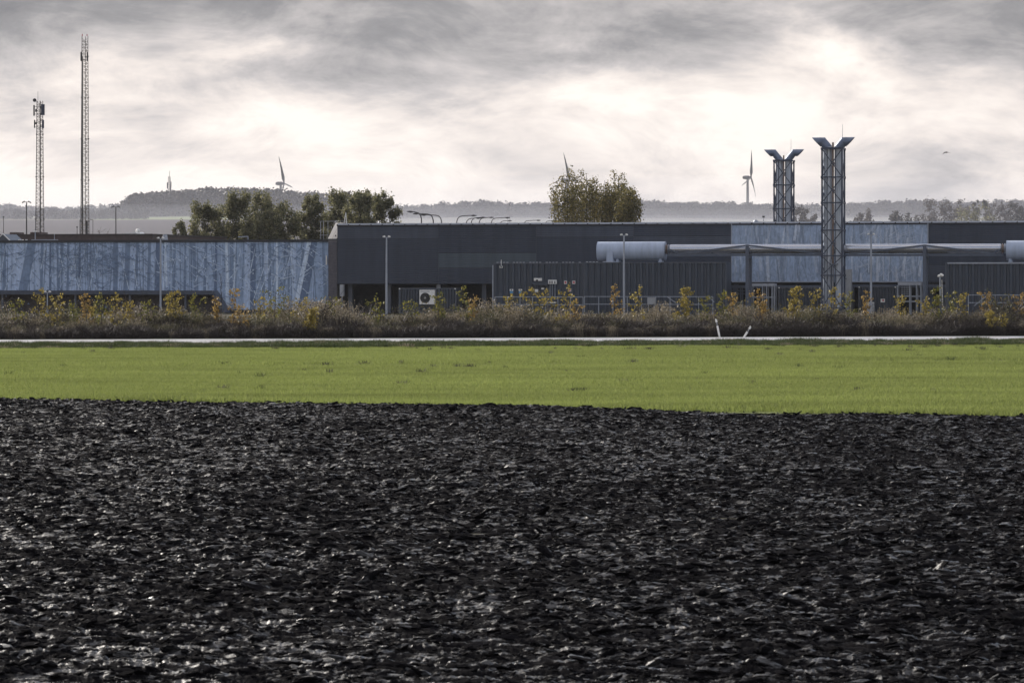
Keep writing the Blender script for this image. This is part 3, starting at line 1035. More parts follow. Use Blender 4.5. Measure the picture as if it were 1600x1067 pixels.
# ------------------------------------------------------------------ factory halls
def ribbed(x0, x1, y, z0, z1, pitch=0.2, dep=0.02):
    """horizontal-ribbed sheet facing the camera (-y)"""
    mb = MB()
    n = max(1, int(round((z1 - z0) / pitch)))
    ps = []
    for i in range(n):
        a = z0 + (z1 - z0) * i / n; h = (z1 - z0) / n
        ps += [(y, a), (y - dep, a + h * .12), (y - dep, a + h * .82), (y, a + h * .96)]
    ps.append((y, z1))
    vs_ = []
    for yy, z in ps: vs_ += [(x0, yy, z), (x1, yy, z)]
    fs = [(2 * i, 2 * i + 1, 2 * i + 3, 2 * i + 2) for i in range(len(ps) - 1)]
    mb.add(vs_, fs)
    yb = y + 0.03
    mb.add([(x0, y, z0), (x1, y, z0), (x1, yb, z0), (x0, yb, z0), (x0, y, z1), (x1, y, z1), (x1, yb, z1), (x0, yb, z1)],
           [(0, 3, 2, 1), (4, 5, 6, 7), (1, 2, 6, 5), (2, 3, 7, 6), (3, 0, 4, 7)])
    return mb


ROOF = 9.22          # top of the dark hall
OVER = 3.05          # underside of its overhanging upper storey


def yz(y): return ROOF - (y - 352.5) * (9.22 - OVER) / (444 - 352.5)


def color_print(name, polys, m, parent):
    """polys: list of (points (a,z), b, colour)"""
    mb = MB(); cols = []
    org = ORG[parent.name]
    for pts, b, c in polys:
        mb.add([(a, b, z) for a, z in pts], [tuple(range(len(pts)))])
        cols.append(c)
    o = mb.build(name, m, parent)
    at = o.data.attributes.new('Col', 'FLOAT_COLOR', 'FACE')
    at.data.foreach_set('color', np.array([(*c, 1) for c in cols], np.float32).ravel())
    return o


def strip(p, q, w0, w1):
    """a tapering band from p to q in the wall plane"""
    (x0, z0), (x1, z1) = p, q
    dx, dz = x1 - x0, z1 - z0
    L = math.hypot(dx, dz) or 1
    nx, nz = -dz / L, dx / L
    return [(x0 - nx * w0 / 2, z0 - nz * w0 / 2), (x0 + nx * w0 / 2, z0 + nz * w0 / 2), (x1 + nx * w1 / 2, z1 + nz * w1 / 2), (x1 - nx * w1 / 2, z1 - nz * w1 / 2)]


def build_dark_hall():
    a0, a1 = A(527, 0), A(1780, 0)
    hall = thing('factory_hall', 'long dark blue-grey clad factory hall with overhanging upper storey', 'building', (a0, 0, 0))
    box('wall', mt['dark_wall'], hall, a0, a1, 0.06, 60, OVER + 0.02, ROOF - 0.1)
    box('recess_wall', mt['dark_wall'], hall, a0, a1, 5.0, 59, 0, OVER)
    d, mi, li = mt['cladding_dark'], mt['cladding_mid'], mt['cladding_light']
    rects = [(527, 685, 352.5, 374, mi), (527, 685, 374.4, 444, d),
             (685, 838, 352.5, 396, d), (685, 838, 396.4, 419, li), (685, 838, 419.4, 444, d),
             (838, 990, 352.5, 372, mi), (838, 990, 372.4, 444, d),
             (990, 1143, 352.5, 371, d), (990, 1143, 371.4, 386, mi), (990, 1143, 386.4, 444, d),
             (1450, 1605, 352.5, 415, d), (1450, 1605, 415.4, 441, mi), (1605, 1780, 352.5, 444, d)]
    for x0, x1, y0, y1, m in rects:
        ribbed(A(x0, 0) + 0.012, A(x1, 0) - 0.012, 0, yz(y1), yz(y0)).build('cladding_panel', m, hall)
    # the bark-printed section
    m0, m1 = A(1143, 0), A(1450, 0)
    z0, z1 = yz(440), yz(352.5)
    base = box('mural_panel', mt['container_edge'], hall, m0 + 0.01, m1 - 0.01, -0.02, 0.05, z0, z1)
    rg = random.Random(4)
    polys = [([(m0 + .01, z0), (m1 - .01, z0), (m1 - .01, z1), (m0 + .01, z1)], -0.024, (0.34, 0.42, 0.555))]
    k = 0
    for i in range(210):
        a = rg.uniform(m0 + .3, m1 - .3); zc = rg.uniform(z0, z1); L = rg.uniform(0.8, 5.5)
        sk = rg.gauss(0, 0.08)
        w = rg.choice([0.05, 0.08, 0.12, 0.3])
        c = rg.choice([(0.52, 0.58, 0.68), (0.43, 0.495, 0.60), (0.29, 0.355, 0.46), (0.26, 0.32, 0.42)])
        za, zb = max(zc - L / 2, z0 + .02), min(zc + L / 2, z1 - .02)
        a2 = a + sk * L + rg.gauss(0, .1)
        if not (m0 + .2 < a2 < m1 - .2): continue
        k += 1
        polys.append((strip((a, za), (a2, zb), w, w * rg.uniform(.3, 1)), -0.0245 - 0.0003 * k, c))
    for i in range(70):                         # slanting scars in the right half
        a = rg.uniform(A(1340, 0), m1 - 1.6); z = rg.uniform(z0 + .2, z1 - 1.0); L = rg.uniform(0.5, 2.0)
        an = rg.choice([0.5, 0.9, 0.35, 2.0]) + rg.gauss(0, .15)
        q = (a + math.cos(an) * L, min(z + math.sin(an) * L * .8, z1 - .05))
        if not m0 < q[0] < m1 - .1: continue
        k += 1
        polys.append((strip((a, z), q, 0.05, 0.03), -0.0245 - 0.0003 * k, rg.choice([(0.56, 0.62, 0.71), (0.50, 0.56, 0.67)])))
    color_print('bark_print', polys, mt['mural_bark'], base)
    for nm, q in (('frame', (m0 - .03, m0 + .05, z0, z1)), ('frame', (m1 - .05, m1 + .05, z0, z1)), ('frame', (m0 + .05, m1 - .05, z0 - .1, z0 + .01))):
        box(nm, mt['galvanised'], base, q[0], q[1], -0.14, 0.0, q[2], q[3])
    # coping: light metal lengths with dark joints
    step = 1.226
    n = int((a1 - a0) / step)
    me = MB().box(0, step - 0.11, -0.16, 0.5, 0, 0.17).mesh('coping_piece', mt['coping'])
    mj = MB().box(0, 0.13, -0.18, 0.5, -0.10, 0.10).mesh('coping_joint', mt['black_steel'])
    for i in range(n):
        inst('coping_piece', me, hall, (i * step + 0.11, 0, ROOF + 0.03))
        inst('coping_joint', mj, hall, (i * step - 0.01, 0, ROOF + 0.02))
    box('drip_edge', mt['black_steel'], hall, a0, a1, -0.10, 0.4, ROOF - 0.12, ROOF + 0.028)
    # columns in the recess, back-wall gates
    for x in (548, 608, 686, 757, 1150, 1455):
        c = A(x, 1.0)
        box('column', mt['galvanised'] if x in (686,) else mt['container_edge'], hall, c - 0.22, c + 0.22, 0.8, 1.24, 0, OVER + 0.01)
    box('roof_deck', mt['dark_wall'], hall, a0 + .1, a1, 0.5, 60, ROOF - 0.1, ROOF - 0.02)
    # small roof items
    for x, w, h, lab, m in ((1181, 0.5, 0.55, 'small pale roof cowl on the hall near the rear chimney', 'galvanised'),):
        a = A(x, 8)
        t = thing('roof_cowl', lab, 'vent', (a, 8, ROOF))
        MB().tube([(a, 8, ROOF), (a, 8, ROOF + .35), (a, 8, ROOF + .55)], [0.32, 0.3, 0.12], 12).build('cowl', mt[m], t)
        MB().tube([(a, 8, ROOF - .05), (a, 8, ROOF + .06)], 0.4, 12).build('flange', mt[m], t)
    a = A(1193, 6)
    t = thing('roof_camera', 'tiny roof camera on a thin pole beside the pale cowl', 'camera', (a, 6, ROOF))
    MB().tube([(a, 6, ROOF - .05), (a, 6, ROOF + .75)], 0.035, 6).build('pole', mt['galvanised'], t)
    MB().box(a - .12, a + .12, 5.9, 6.2, ROOF + .75, ROOF + .92).build('housing', mt['dark_plastic'], t)
    # white spike by the roof corner
    a = A(540, 2)
    t = thing('roof_spike', 'slim white lattice spike at the left corner of the dark hall roof', 'antenna', (a, 2, ROOF))
    for s in (-1, 1):
        MB().bar((a + s * .18 - .05, 2, ROOF), (a + .03, 2, ROOF + 1.42), 0.06).build('leg', mt['white_paint'], t)
    for i in range(4):
        z = ROOF + 0.2 + i * .24; w = .18 * (1 - (z - ROOF) / 1.42)
        MB().bar((a - w - .03, 2, z), (a + w - .02, 2, z), 0.04).build('rung', mt['white_paint'], t)


build_dark_hall()

MTOP = 7.75         # top of the mural hall


def build_mural_hall():
    b = 0.5
    a0, a1 = A(-150, b), A(513, b)
    t = thing('mural_hall', 'long low hall with blue printed forest mural', 'building', (a1, b, 0))
    box('wall', mt['dark_wall'], t, a0, a1, b + .06, 40, 0, MTOP - .2)
    z0, z1 = 0.3, MTOP - 0.26
    panel = box('mural_panel', mt['container_edge'], t, a0, a1, b, b + .05, z0, z1)
    box('coping', mt['black_steel'], t, a0, a1 + .05, b - .15, b + .5, MTOP - .255, MTOP)
    LT, MD, DK, DD, HI = (0.45, 0.555, 0.74), (0.315, 0.41, 0.57), (0.19, 0.26, 0.385), (0.13, 0.185, 0.295), (0.60, 0.70, 0.84)
    polys = []
    k = [0]

    def put(pts, c, lay=None):
        k[0] += 1
        polys.append((pts, b - 0.004 - 0.0002 * k[0], c))
    xm = [A(x, b) for x in (-150, 95, 250, 330, 513)]
    for i, c in enumerate((LT, (0.43, 0.535, 0.72), (0.375, 0.48, 0.655), (0.325, 0.425, 0.595))):
        put([(xm[i], z0), (xm[i + 1], z0), (xm[i + 1], z1), (xm[i], z1)], c)

    def P(x, y):
        return (A(x, b), ZZ(y, x, b))

    def clipz(p): return (min(max(p[0], a0 + .02), a1 - .02), min(max(p[1], z0), z1))

    def trunk(xt, xb, wt, wb, c, yt=378, yb=487):
        s = strip(P(xt, yt), P(xb, yb), wt / 15.0, wb / 15.0)
        put([clipz(q) for q in s], c)
    rg = random.Random(9)
    # thin distant stems
    for i in range(150):
        x = rg.uniform(-140, 508)
        right = x > 250
        c = rg.choice([MD, DK, MD]) if not right else rg.choice([DK, LT, MD, HI, DK])
        dx = rg.gauss(0, 4)
        trunk(x + dx, x, rg.uniform(.7, 2.0), rg.uniform(.9, 2.4), c)
    # the trunks one can pick out, column at top / column at bottom / width
    for a_ in ((8, 6, 4, 6, DK), (50, 30, 15, 15, DK), (66, 64, 4, 5, DK), (79, 78, 3, 3, DD), (90, 91, 3, 4, DK), (97, 96, 3, 3, DK), (107, 105, 4, 4, DK), (125, 124, 3, 4, DD),
               (142, 140, 3, 4, DK), (181, 180, 8, 7, DK), (200, 197, 8, 9, DK), (215, 211, 4, 5, DK), (234, 231, 4, 5, DK), (247, 245, 7, 9, DD), (164, 168, 3, 4, MD),
               (273, 271, 4, 5, DK), (290, 288, 3, 4, DK), (303, 306, 5, 5, DK), (322, 320, 4, 4, DK), (338, 336, 4, 4, DD), (258, 262, 3, 4, HI),
               (354, 356, 4, 6, HI), (362, 362, 5, 6, DK), (387, 386, 8, 11, LT), (396, 395, 8, 9, DD), (415, 417, 5, 5, LT), (421, 422, 4, 5, DK), (433, 434, 2, 2, HI),
               (445, 444, 3, 3, DK), (452, 451, 3, 3, DK), (461, 462, 3, 3, LT), (472, 472, 3, 3, DK), (485, 463, 11, 12, HI), (491, 471, 10, 14, DD), (505, 509, 4, 5, DK)):
        trunk(*a_)
    # leaning pale scaffolds of branches
    for i in range(34):
        x = rg.uniform(0, 480); h = rg.uniform(35, 95); y = rg.uniform(380, 400)
        dx = rg.choice([-1, -1, 1]) * h * rg.uniform(.15, .38)
        s = strip(P(x, y), P(x + dx, y + h), 0.05, 0.09)
        put([clipz(q) for q in s], rg.choice([LT, HI, HI]))
    # fine branches
    for i in range(620):
        x = rg.uniform(-60, 508); y = rg.uniform(379, 470); L = rg.uniform(6, 26)
        an = rg.choice([0.25, -0.3, 0.5, -0.6, 0.8]) + rg.gauss(0, .2)
        dark = x < 240 or rg.random() < .45
        if x < 240 and y > 430 and rg.random() < .5: continue
        s = strip(P(x, y), P(x + math.cos(an) * L, y + math.sin(an) * L), 0.07, 0.03)
        put([clipz(q) for q in s], (DK if rg.random() < .7 else DD) if dark else (HI if rg.random() < .5 else LT))
    # twiggy leaf flecks
    for i in range(900):
        x = rg.gauss(150, 26) if i < 420 else rg.uniform(-40, 508)
        y = rg.gauss(405, 18) if i < 420 else rg.uniform(379, 482)
        if not 378 < y < 484: continue
        p = P(x, y); s = rg.uniform(.05, .16); an = rg.uniform(0, 6.28)
        pts = [clipz((p[0] + math.cos(an + j * 2.1) * s, p[1] + math.sin(an + j * 2.1) * s)) for j in range(3)]
        put(pts, DK if x < 250 else rg.choice([DK, HI, DD]))
    color_print('forest_print', polys, mt['mural_forest'], panel)
    # bricks pier where the halls meet
    p0, p1 = A(513, 0.1), A(526.6, 0.1)
    pier = thing('brick_pier', 'narrow grey brick pier between the mural hall and the dark hall', 'wall', ((p0 + p1) / 2, 0.1, 0))
    core = box('core', mt['mortar'], pier, p0 + .01, p1, 0.12, 1.0, 0, MTOP - .03)
    # brick bands of four courses, in two columns with a broken joint
    hb = 0.30; n = int((MTOP - .05) / hb)
    w = (p1 - p0 - .03) / 2
    for i in range(n):
        off = 0 if i % 2 == 0 else w / 2
        segs = [(0, w), (w, 2 * w)] if i % 2 == 0 else [(0, w / 2), (w / 2, 1.5 * w), (1.5 * w, 2 * w)]
        for s0, s1 in segs:
            box('brick', mt['brick_grey'], core, p0 + .015 + s0, p0 + .015 + s1 - .015, 0.10 - rg.uniform(0, .006), 0.14, i * hb + .01, i * hb + hb - .012)
    box('cap', mt['black_steel'], pier, p0 - .02, p1, 0.04, 1.0, MTOP - .027, MTOP + .06)
    # white fixture at the mural's right end
    a = A(510, .3)
    l = thing('wall_light', 'tall white wall light at the right end of the forest mural', 'lamp', (a, .38, ZZ(414, 510, .3)))
    box('diffuser', mt['white_paint'], l, a - .06, a + .06, .28, .42, ZZ(414, 510, .3), ZZ(399, 510, .3))
    box('bracket', mt['grey_paint'], l, a - .04, a + .04, .42, .46, ZZ(412, 510, .3), ZZ(401, 510, .3))
    # loading canopy along the foot of the mural
    cb = -1.4
    q0, q1 = A(-150, cb), A(332, cb)
    zt, zb = ZZ(454, 332, cb), ZZ(460.5, 332, cb)
    c = thing('loading_canopy', 'low dark flat canopy with sloping right end along the foot of the forest mural', 'canopy', (q1, cb, 0))
    box('fascia', mt['cladding_mid'], c, q0, q1, cb, cb + .12, zb, zt)
    box('roof', mt['black_steel'], c, q0, q1 - .02, cb + .12, .38, zb + .1, zt - .03)
    box('back_wall', mt['brown_boards'], c, q0, q1 + .2, .2, .40, 0, zb + .1)
    x2 = A(350, cb)
    MB().prism([(q1 + .004, zt), (q1 + .004, zb), (x2 - .35, 0), (x2 + .25, 0)], cb, .39).build('end_panel', mt['cladding_mid'], c)
    for x in (4, 118, 203, 290):
        a = A(x, cb + .3)
        box('post', mt['container_edge'], c, a - .1, a + .1, cb + .2, cb + .4, 0, zb + .1)
    # sloping white roof slab (sunlit cream in its colour) and guard rail at the corner
    s = thing('roof_slab', 'white slab of two boards, coloured sunlit cream, leaning on the mural hall roof corner', 'board', (A(518, 1.0), 1.0, MTOP + .06))
    zt2, zb2 = ZZ(348, 520, 1.0), MTOP + .065
    for (u0, u1, w0, w1) in ((512.2, 518.6, 516.6, 522.6), (519.2, 525.9, 523.2, 528.6)):
        pl = MB().prism([(A(u0, .9), zb2), (A(u1, .9), zb2), (A(w1, .9), zt2), (A(w0, .9), zt2)], .9, 1.0)
        pl.v = [(x_, y_ + (z_ - zb2) * 1.1, z_) for x_, y_, z_ in pl.v]        # leans back to take more sky and look brighter
        pl.build('board', mt['sunlit_boards'], s)
    MB().box(A(523.0, .8), A(524.2, .8), .95, 1.1, zb2 + .25, zb2 + .42).build('lock', mt['dark_plastic'], s)
    g = thing('roof_guard_rail', 'thin grey guard rail on the mural hall roof left of the white slab', 'railing', (A(500, 1.5), 1.5, MTOP))
    for x in (501, 505.5, 512.5):
        MB().bar((A(x, 1.5), 1.5, MTOP - .05), (A(x, 1.5), 1.5, ZZ(346, x, 1.5)), .05).build('post', mt['grey_paint'], g)
    for y, x0, x1 in ((346, 499, 538), (367.5, 499, 512)):
        MB().bar((A(x0, 1.5), 1.5, ZZ(y, x0, 1.5)), (A(x1, 1.5), 1.5, ZZ(y, x0, 1.5)), .05).build('rail', mt['grey_paint'], g)
    # roof furniture on the mural hall
    a = A(385, 2)
    r = thing('roof_pipe', 'bent pale pipe lying on the mural hall roof below the willows', 'pipe', (A(388, 2), 2, MTOP))
    MB().bar((A(387.5, 2), 2, MTOP - .2), (A(387.5, 2), 2, MTOP + .34), .09).build('riser', mt['galvanised'], r)
    MB().bar((A(372, 2), 2, MTOP + .30), (A(388, 2), 2, MTOP + .36), .12).build('arm', mt['galvanised'], r)
    a = A(258, 3); zz = MTOP - .3
    r = thing('roof_vent', 'pale tapered roof vent behind the top of the left light pole', 'vent', (a, 3, zz))
    MB().tube([(a, 3, zz), (a, 3, zz + .75), (a, 3, zz + .9)], [.36, .25, .23], 14).build('cowl', mt['galvanised'], r)
    MB().tube([(a, 3, zz - .02), (a, 3, zz + .1)], .42, 14).build('flange', mt['galvanised'], r)
    for x, h, lab in ((55, .95, 'pale T-headed roof pole near the left mast'), (85, 0.75, 'thin roof rod right of the left mast')):
        a = A(x, 3)
        r = thing('roof_pole', lab, 'pole', (a, 3, MTOP - .2))
        MB().tube([(a, 3, MTOP - .2), (a, 3, MTOP + h)], .05 if x == 55 else .03, 6).build('pole', mt['galvanised'], r)
        if x == 55: MB().bar((a - .2, 3, MTOP + h), (a + .2, 3, MTOP + h + .08), .12).build('head', mt['white_paint'], r)
        else: MB().box(a - .06, a + .06, 2.94, 3.06, MTOP - .2, MTOP - .1).build('foot', mt['galvanised'], r)
    r = thing('roof_duct', 'low pale duct along the mural hall roof beside the left mast', 'duct', (A(70, 3), 3, MTOP - .1))
    box('duct', mt['galvanised'], r, A(50, 3), A(90, 3), 2.8, 3.2, MTOP - .1, MTOP + .11)
    for x in (29, 34, 40):
        box('clamp', mt['white_paint'], r, A(x, 2.6), A(x + 2.5, 2.6), 2.5, 2.7, MTOP - .1, MTOP + .12)


build_mural_hall()


def build_brown_hall():
    b = 55
    x0, x1 = -150, 238
    zt = ZZ(368, 120, b)
    t = thing('brown_hall', 'low brown hall showing only its roof edge above the mural hall', 'building', (A(x1, b), b, 0))
    box('wall', mt['brick_brown'], t, A(x0, b), A(x1, b), b, b + 30, 0, zt)
    box('roof_edge', mt['brown_boards'], t, A(x0, b) - .1, A(x1, b) + .1, b - .12, b + 30.1, zt + .002, zt + .18)
    for q0, q1 in ((38, 52), (6, 15)):
        box('roof_box', mt['brick_brown'], t, A(q0, b), A(q1, b), b + 2, b + 5, zt + .18, zt + .45)
    # low pale shed roof with white ball at the right end
    MB().prism([(A(186, b), zt + .185), (A(210, b), zt + .185), (A(207, b), zt + .45), (A(197, b), zt + .36)], b + 1, b + 4).build('skylight', mt['white_paint'], t)
    a = A(207, b)
    MB().tube([(a, b + 2, zt + .1), (a, b + 2, zt + .5), (a, b + 2, zt + .7), (a, b + 2, zt + .85)], [.1, .26, .26, .1], 10).build('dome', mt['white_paint'], t)
    # gabled shed on the mural roof at the far left
    b2 = 6
    g = thing('roof_gable', 'small grey gabled roof shed with white edges at the left picture edge', 'shed', (A(5, b2), b2, MTOP - .1))
    za, zb = ZZ(366, 5, b2), ZZ(375.5, 5, b2)
    MB().prism([(A(-6, b2), MTOP - .1), (A(15, b2), MTOP - .1), (A(15, b2), zb), (A(5, b2), za), (A(-6, b2), zb)], b2, b2 + 4).build('body', mt['container_edge'], g)
    MB().bar((A(-7, b2), b2 - .08, zb - .05), (A(5, b2), b2 - .08, za + .04), .12, .09).build('verge_board', mt['white_paint'], g)
    MB().bar((A(16, b2), b2 - .08, zb - .05), (A(5, b2), b2 - .08, za + .04), .12, .09).build('verge_board', mt['white_paint'], g)


build_brown_hall()


# ------------------------------------------------------------------ containers, tanks, pipe bridge, chimneys
def corrugated(x0, x1, y, z0, z1, pitch=0.56, dep=0.13):
    mb = MB(); ps = [x0]
    n = max(2, int(round((x1 - x0) / pitch))); w = (x1 - x0) / n
    prof2 = []
    for i in range(n):
        a = x0 + i * w
        prof2 += [(a, y), (a + w * .42, y), (a + w * .54, y + dep), (a + w * .88, y + dep)]
    prof2.append((x1, y))
    vs_ = []
    for a, yy in prof2: vs_ += [(a, yy, z0), (a, yy, z1)]
    return mb.add(vs_, [(2 * i, 2 * i + 2, 2 * i + 3, 2 * i + 1) for i in range(len(prof2) - 1)])


def container(name, label, x0, x1, ytop, b, depth, group, pitch=0.56, edge='container_edge', cast=True):
    a0, a1 = A(x0, b), A(x1, b)
    zt = ZZ(ytop, (x0 + x1) / 2, b)
    t = thing(name, label, 'container', ((a0 + a1) / 2, b, 0), group=group)
    box('body', mt['container'], t, a0 + .06, a1 - .06, b + .16, b + depth, 0.12, zt - .08)
    corrugated(a0 + .1, a1 - .1, b + .012, .14, zt - .1, pitch).build('corrugated_side', mt['container'], t)
    box('top_rail', mt[edge], t, a0, a1, b, b + .12, zt - .12, zt)
    box('bottom_rail', mt[edge], t, a0, a1, b, b + .12, 0.02, .15)
    for p, q in ((a0, a0 + .1), (a1 - .1, a1)):
        box('corner_post', mt[edge], t, p, q, b, b + .12, .152, zt - .122)
    box('end_side', mt['container'], t, a0 + .02, a0 + .058, b + .122, b + depth, .14, zt - .1)
    box('end_side', mt['container'], t, a1 - .058, a1 - .02, b + .122, b + depth, .14, zt - .1)
    box('roof', mt[edge], t, a0 + .01, a1 - .01, b + .121, b + depth, zt - .078, zt - .015)
    if cast:
        for p in (a0 + .02, a1 - .2):
            box('corner_casting', mt['white_paint'], t, p, p + .14, b - .02, b - .002, zt - .13, zt - .03)
    return t, a0, a1, zt


def build_plant():
    grp = 'plant containers in front of the dark hall'
    # air-conditioned container
    b = -9
    t, a0, a1, zt = container('container', 'small dark container carrying a white air conditioner', 623, 713, 450, b, 2.4, grp, .3)
    u0, u1 = A(657, b), A(680.5, b)
    zb, zu = ZZ(475.5, 668, b), ZZ(453, 668, b)
    ac = thing('air_conditioner', 'white air conditioner with round black fan on the small container', 'air conditioner', ((u0 + u1) / 2, b, zb))
    box('casing', mt['white_paint'], ac, u0, u1, b - .42, b - .025, zb, zu)
    cx, cz = u0 + (u1 - u0) * .38, (zb + zu) / 2 - .08
    r = (zu - zb) * .36
    MB().tube([(cx, b - .44, cz), (cx, b - .40, cz)], r, 24).build('fan_ring', mt['dark_plastic'], ac)
    for i in range(4):
        an = i * math.pi / 2 + .4
        MB().bar((cx, b - .45, cz), (cx + math.cos(an) * r * .9, b - .45, cz + math.sin(an) * r * .9), .13, .03).build('fan_blade', mt['mast_dark'], ac)
    MB().tube([(cx, b - .48, cz), (cx, b - .44, cz)], r * .2, 12).build('fan_hub', mt['white_paint'], ac)
    box('label_strip', mt['grey_paint'], ac, u0 + .1, u1 - .5, b - .425, b - .42, zu - .22, zu - .12)
    # tall generator containers
    b = -10
    t, a0, a1, zt = container('container', 'tall dark corrugated container with blue labels, left one of the joined pair', 770.5, 912, 410.5, b, 3.0, grp, .62, cast=False)
    TL = t
    MB().bar((a0 - .02, b - .03, .2), (a0 - .02, b - .03, zt - .25), .10).build('lit_edge_bar', mt['galvanised'], t)  # added pale bar, stands in for the sunlit left edge of the container
    clip = MB()
    xs = a0 + .35
    i = 0
    while xs < a1 - .2:
        if i % 5 != 4: clip.box(xs, xs + .2, b - .01, b + .1, zt + .002, zt + .055)
        xs += .34; i += 1
    clip.build('roof_clips', mt['coping'], t, kind='stuff')
    for x in (783.5,):
        a = A(x, b)
        MB().tube([(a, b - .1, zt - .35), (a, b - .1, zt + .30)], .03, 6).build('lamp_stem', mt['white_paint'], t)
        MB().tube([(a - .13, b - .14, zt - .33), (a - .13, b - .14, zt - .5), (a + .13, b - .14, zt - .5), (a + .13, b - .14, zt - .33)], .05, 6).build('lamp_hoop', mt['white_paint'], t)

    def sign(x0, x1, y0, y1, m, thick=.03):
        return box('sign_plate', mt[m], TL, A(x0, b), A(x1, b), b - thick, b + .0, ZZ(y1, x0, b), ZZ(y0, x0, b))
    for x in (796.5, 810.5):
        sign(x, x + 5.5, 451.8, 454.4, 'white_paint'); s = sign(x + .2, x + 5.3, 454.5, 458.4, 'sign_blue'); sign(x + 1.2, x + 4.4, 458.6, 463.6, 'sign_yellow')
        box('pictogram', mt['dark_plastic'], s, A(x + 2, b), A(x + 3.6, b), b - .034, b - .031, ZZ(454, x, b), ZZ(452.6, x, b))
    s = sign(835, 847, 434.6, 438.9, 'white_paint', .25)
    box('lens', mt['dark_plastic'], s, A(838.3, b), A(841.5, b), b - .27, b - .252, ZZ(439.5, 840, b), ZZ(436.8, 840, b))
    s = sign(857.3, 870.2, 437.4, 443.8, 'white_paint', .25)
    for x in (859.3, 862.6, 867):
        box('lens', mt['dark_plastic'], s, A(x, b), A(x + 1.6, b), b - .27, b - .252, ZZ(443.2, 860, b), ZZ(439, 860, b))
        MB().tube([(A(x + .6, b), b - .12, ZZ(443, 860, b)), (A(x + .6, b), b - .12, ZZ(468, 860, b))], .035, 6).build('conduit', mt['galvanised'], TL)
    sign(854, 870, 471.5, 473.8, 'white_paint', .2)
    sign(836, 841, 452, 456.3, 'white_paint', .06)
    sign(846, 850.5, 449.8, 452.3, 'white_paint', .06)
    MB().prism([(A(828, b), ZZ(440.8, 845, b)), (A(858, b), ZZ(440.8, 845, b)), (A(856, b), ZZ(446, 845, b)), (A(836, b), ZZ(446, 845, b))], b - .3, b + .0).build('hood', mt['container'], TL)
    for x, y in ((881.5, 438.8), (894.5, 438.8), (888, 450.5)):
        s = sign(x, x + 4.4, y, y + 5.0, 'white_paint')
        box('warning_field', mt['sign_red'], s, A(x + .7, b), A(x + 3.7, b), b - .034, b - .031, ZZ(y + 4.2, x, b), ZZ(y + .7, x, b))
    t, a0r, a1r, zt2 = container('container', 'long dark corrugated container under the left silver tank', 912.6, 1135, 409.6, b, 3.0, grp, .62, cast=False)
    clip = MB(); xs = a0r + .2; i = 0
    while xs < A(955, b):
        if i % 5 != 4: clip.box(xs, xs + .2, b - .01, b + .1, zt2 + .002, zt2 + .055)
        xs += .34; i += 1
    clip.build('roof_clips', mt['coping'], t, kind='stuff')
    br = -10
    t, a0q, a1q, zt3 = container('container', 'dark corrugated container under the right silver tank with pale top rail', 1477, 1760, 409.5, br, 3.0, grp, .62, cast=False)
    box('gutter', mt['galvanised'], t, A(1480.5, br), a1q, br - .1, br - .003, zt3 - .17, zt3 - .04)

    # the two tanks (silencers)
    def tank(label, x0, x1, yt, yb, b, roofz, feet, box_at=None):
        a0, a1 = A(x0, b), A(x1, b)
        zt, zb = ZZ(yt, (x0 + x1) / 2 if x1 < 1650 else 1590, b), ZZ(yb, (x0 + x1) / 2 if x1 < 1650 else 1590, b)
        r = (zt - zb) / 2; zc = (zt + zb) / 2
        t = thing('silver_tank', label, 'tank', ((a0 + a1) / 2, b, roofz))
        MB().tube([(a0, b, zc), (a0 + .06, b, zc), (a1 - .06, b, zc), (a1, b, zc)], [r * .985, r, r, r * .985], 48).build('shell', mt['tank_paint'], t)
        for a in (a0 - .03, a1 - .01):
            MB().tube([(a, b, zc), (a + .04, b, zc)], r * 1.02, 48).build('end_flange', mt['tank_paint'], t)
        for a in np.linspace(a0, a1, 4)[1:-1]:
            MB().tube([(a, b, zc), (a + .03, b, zc)], r * 1.006, 48).build('seam_band', mt['tank_paint'], t)
        for x in feet:
            a = A(x, b)
            MB().prism([(a - .22, roofz), (a + .22, roofz), (a + .13, roofz + .2), (a + .13, zc - r * .4), (a - .13, zc - r * .4), (a - .13, roofz + .2)], b - .5, b + .5).build('saddle', mt['tank_paint'], t)
        if box_at:
            p, q = A(box_at[0], b - r), A(box_at[1], b - r)
            MB().prism([(p - .25, roofz), (q + .25, roofz), (q + .25, roofz + .08), (q + .08, roofz + .12), (q, zc - r * .05), (p, zc - r * .05), (p - .03, roofz + .12), (p - .25, roofz + .08)], b - r * 1.05, b).build('inlet_box', mt['tank_paint'], t)
        return a0, a1, zc, r
    tb = -8.6
    a0, a1, zc, r = tank('silver-blue horizontal tank on top of the long container, left end of the pipe', 935, 1039.5, 377.8, 407, tb, zt2 - .013, (966, 1033), (948, 957))
    tank('silver-blue tank cut by the right picture edge, right end of the pipe', 1573.5, 1680, 376, 406.5, tb, zt3 - .013, (1579, 1650))
    # long pipe
    p0, p1 = A(1047.5, tb), A(1564, tb)
    zp = ZZ(389, 1300, tb); rp = 0.47
    pipe = thing('exhaust_pipe', 'long shiny silver pipe running between the two tanks', 'pipe', ((p0 + p1) / 2, tb, zp))
    L = (p1 - p0) / 6
    for i in range(6):
        MB().tube([(p0 + i * L, tb, zp), (p0 + (i + 1) * L - .01, tb, zp)], rp, 40).build('pipe_length', mt['pipe_sheet'], pipe)
        if i: MB().tube([(p0 + i * L - .05, tb, zp), (p0 + i * L + .05, tb, zp)], rp + .012, 40).build('joint_band', mt['pipe_sheet'], pipe)
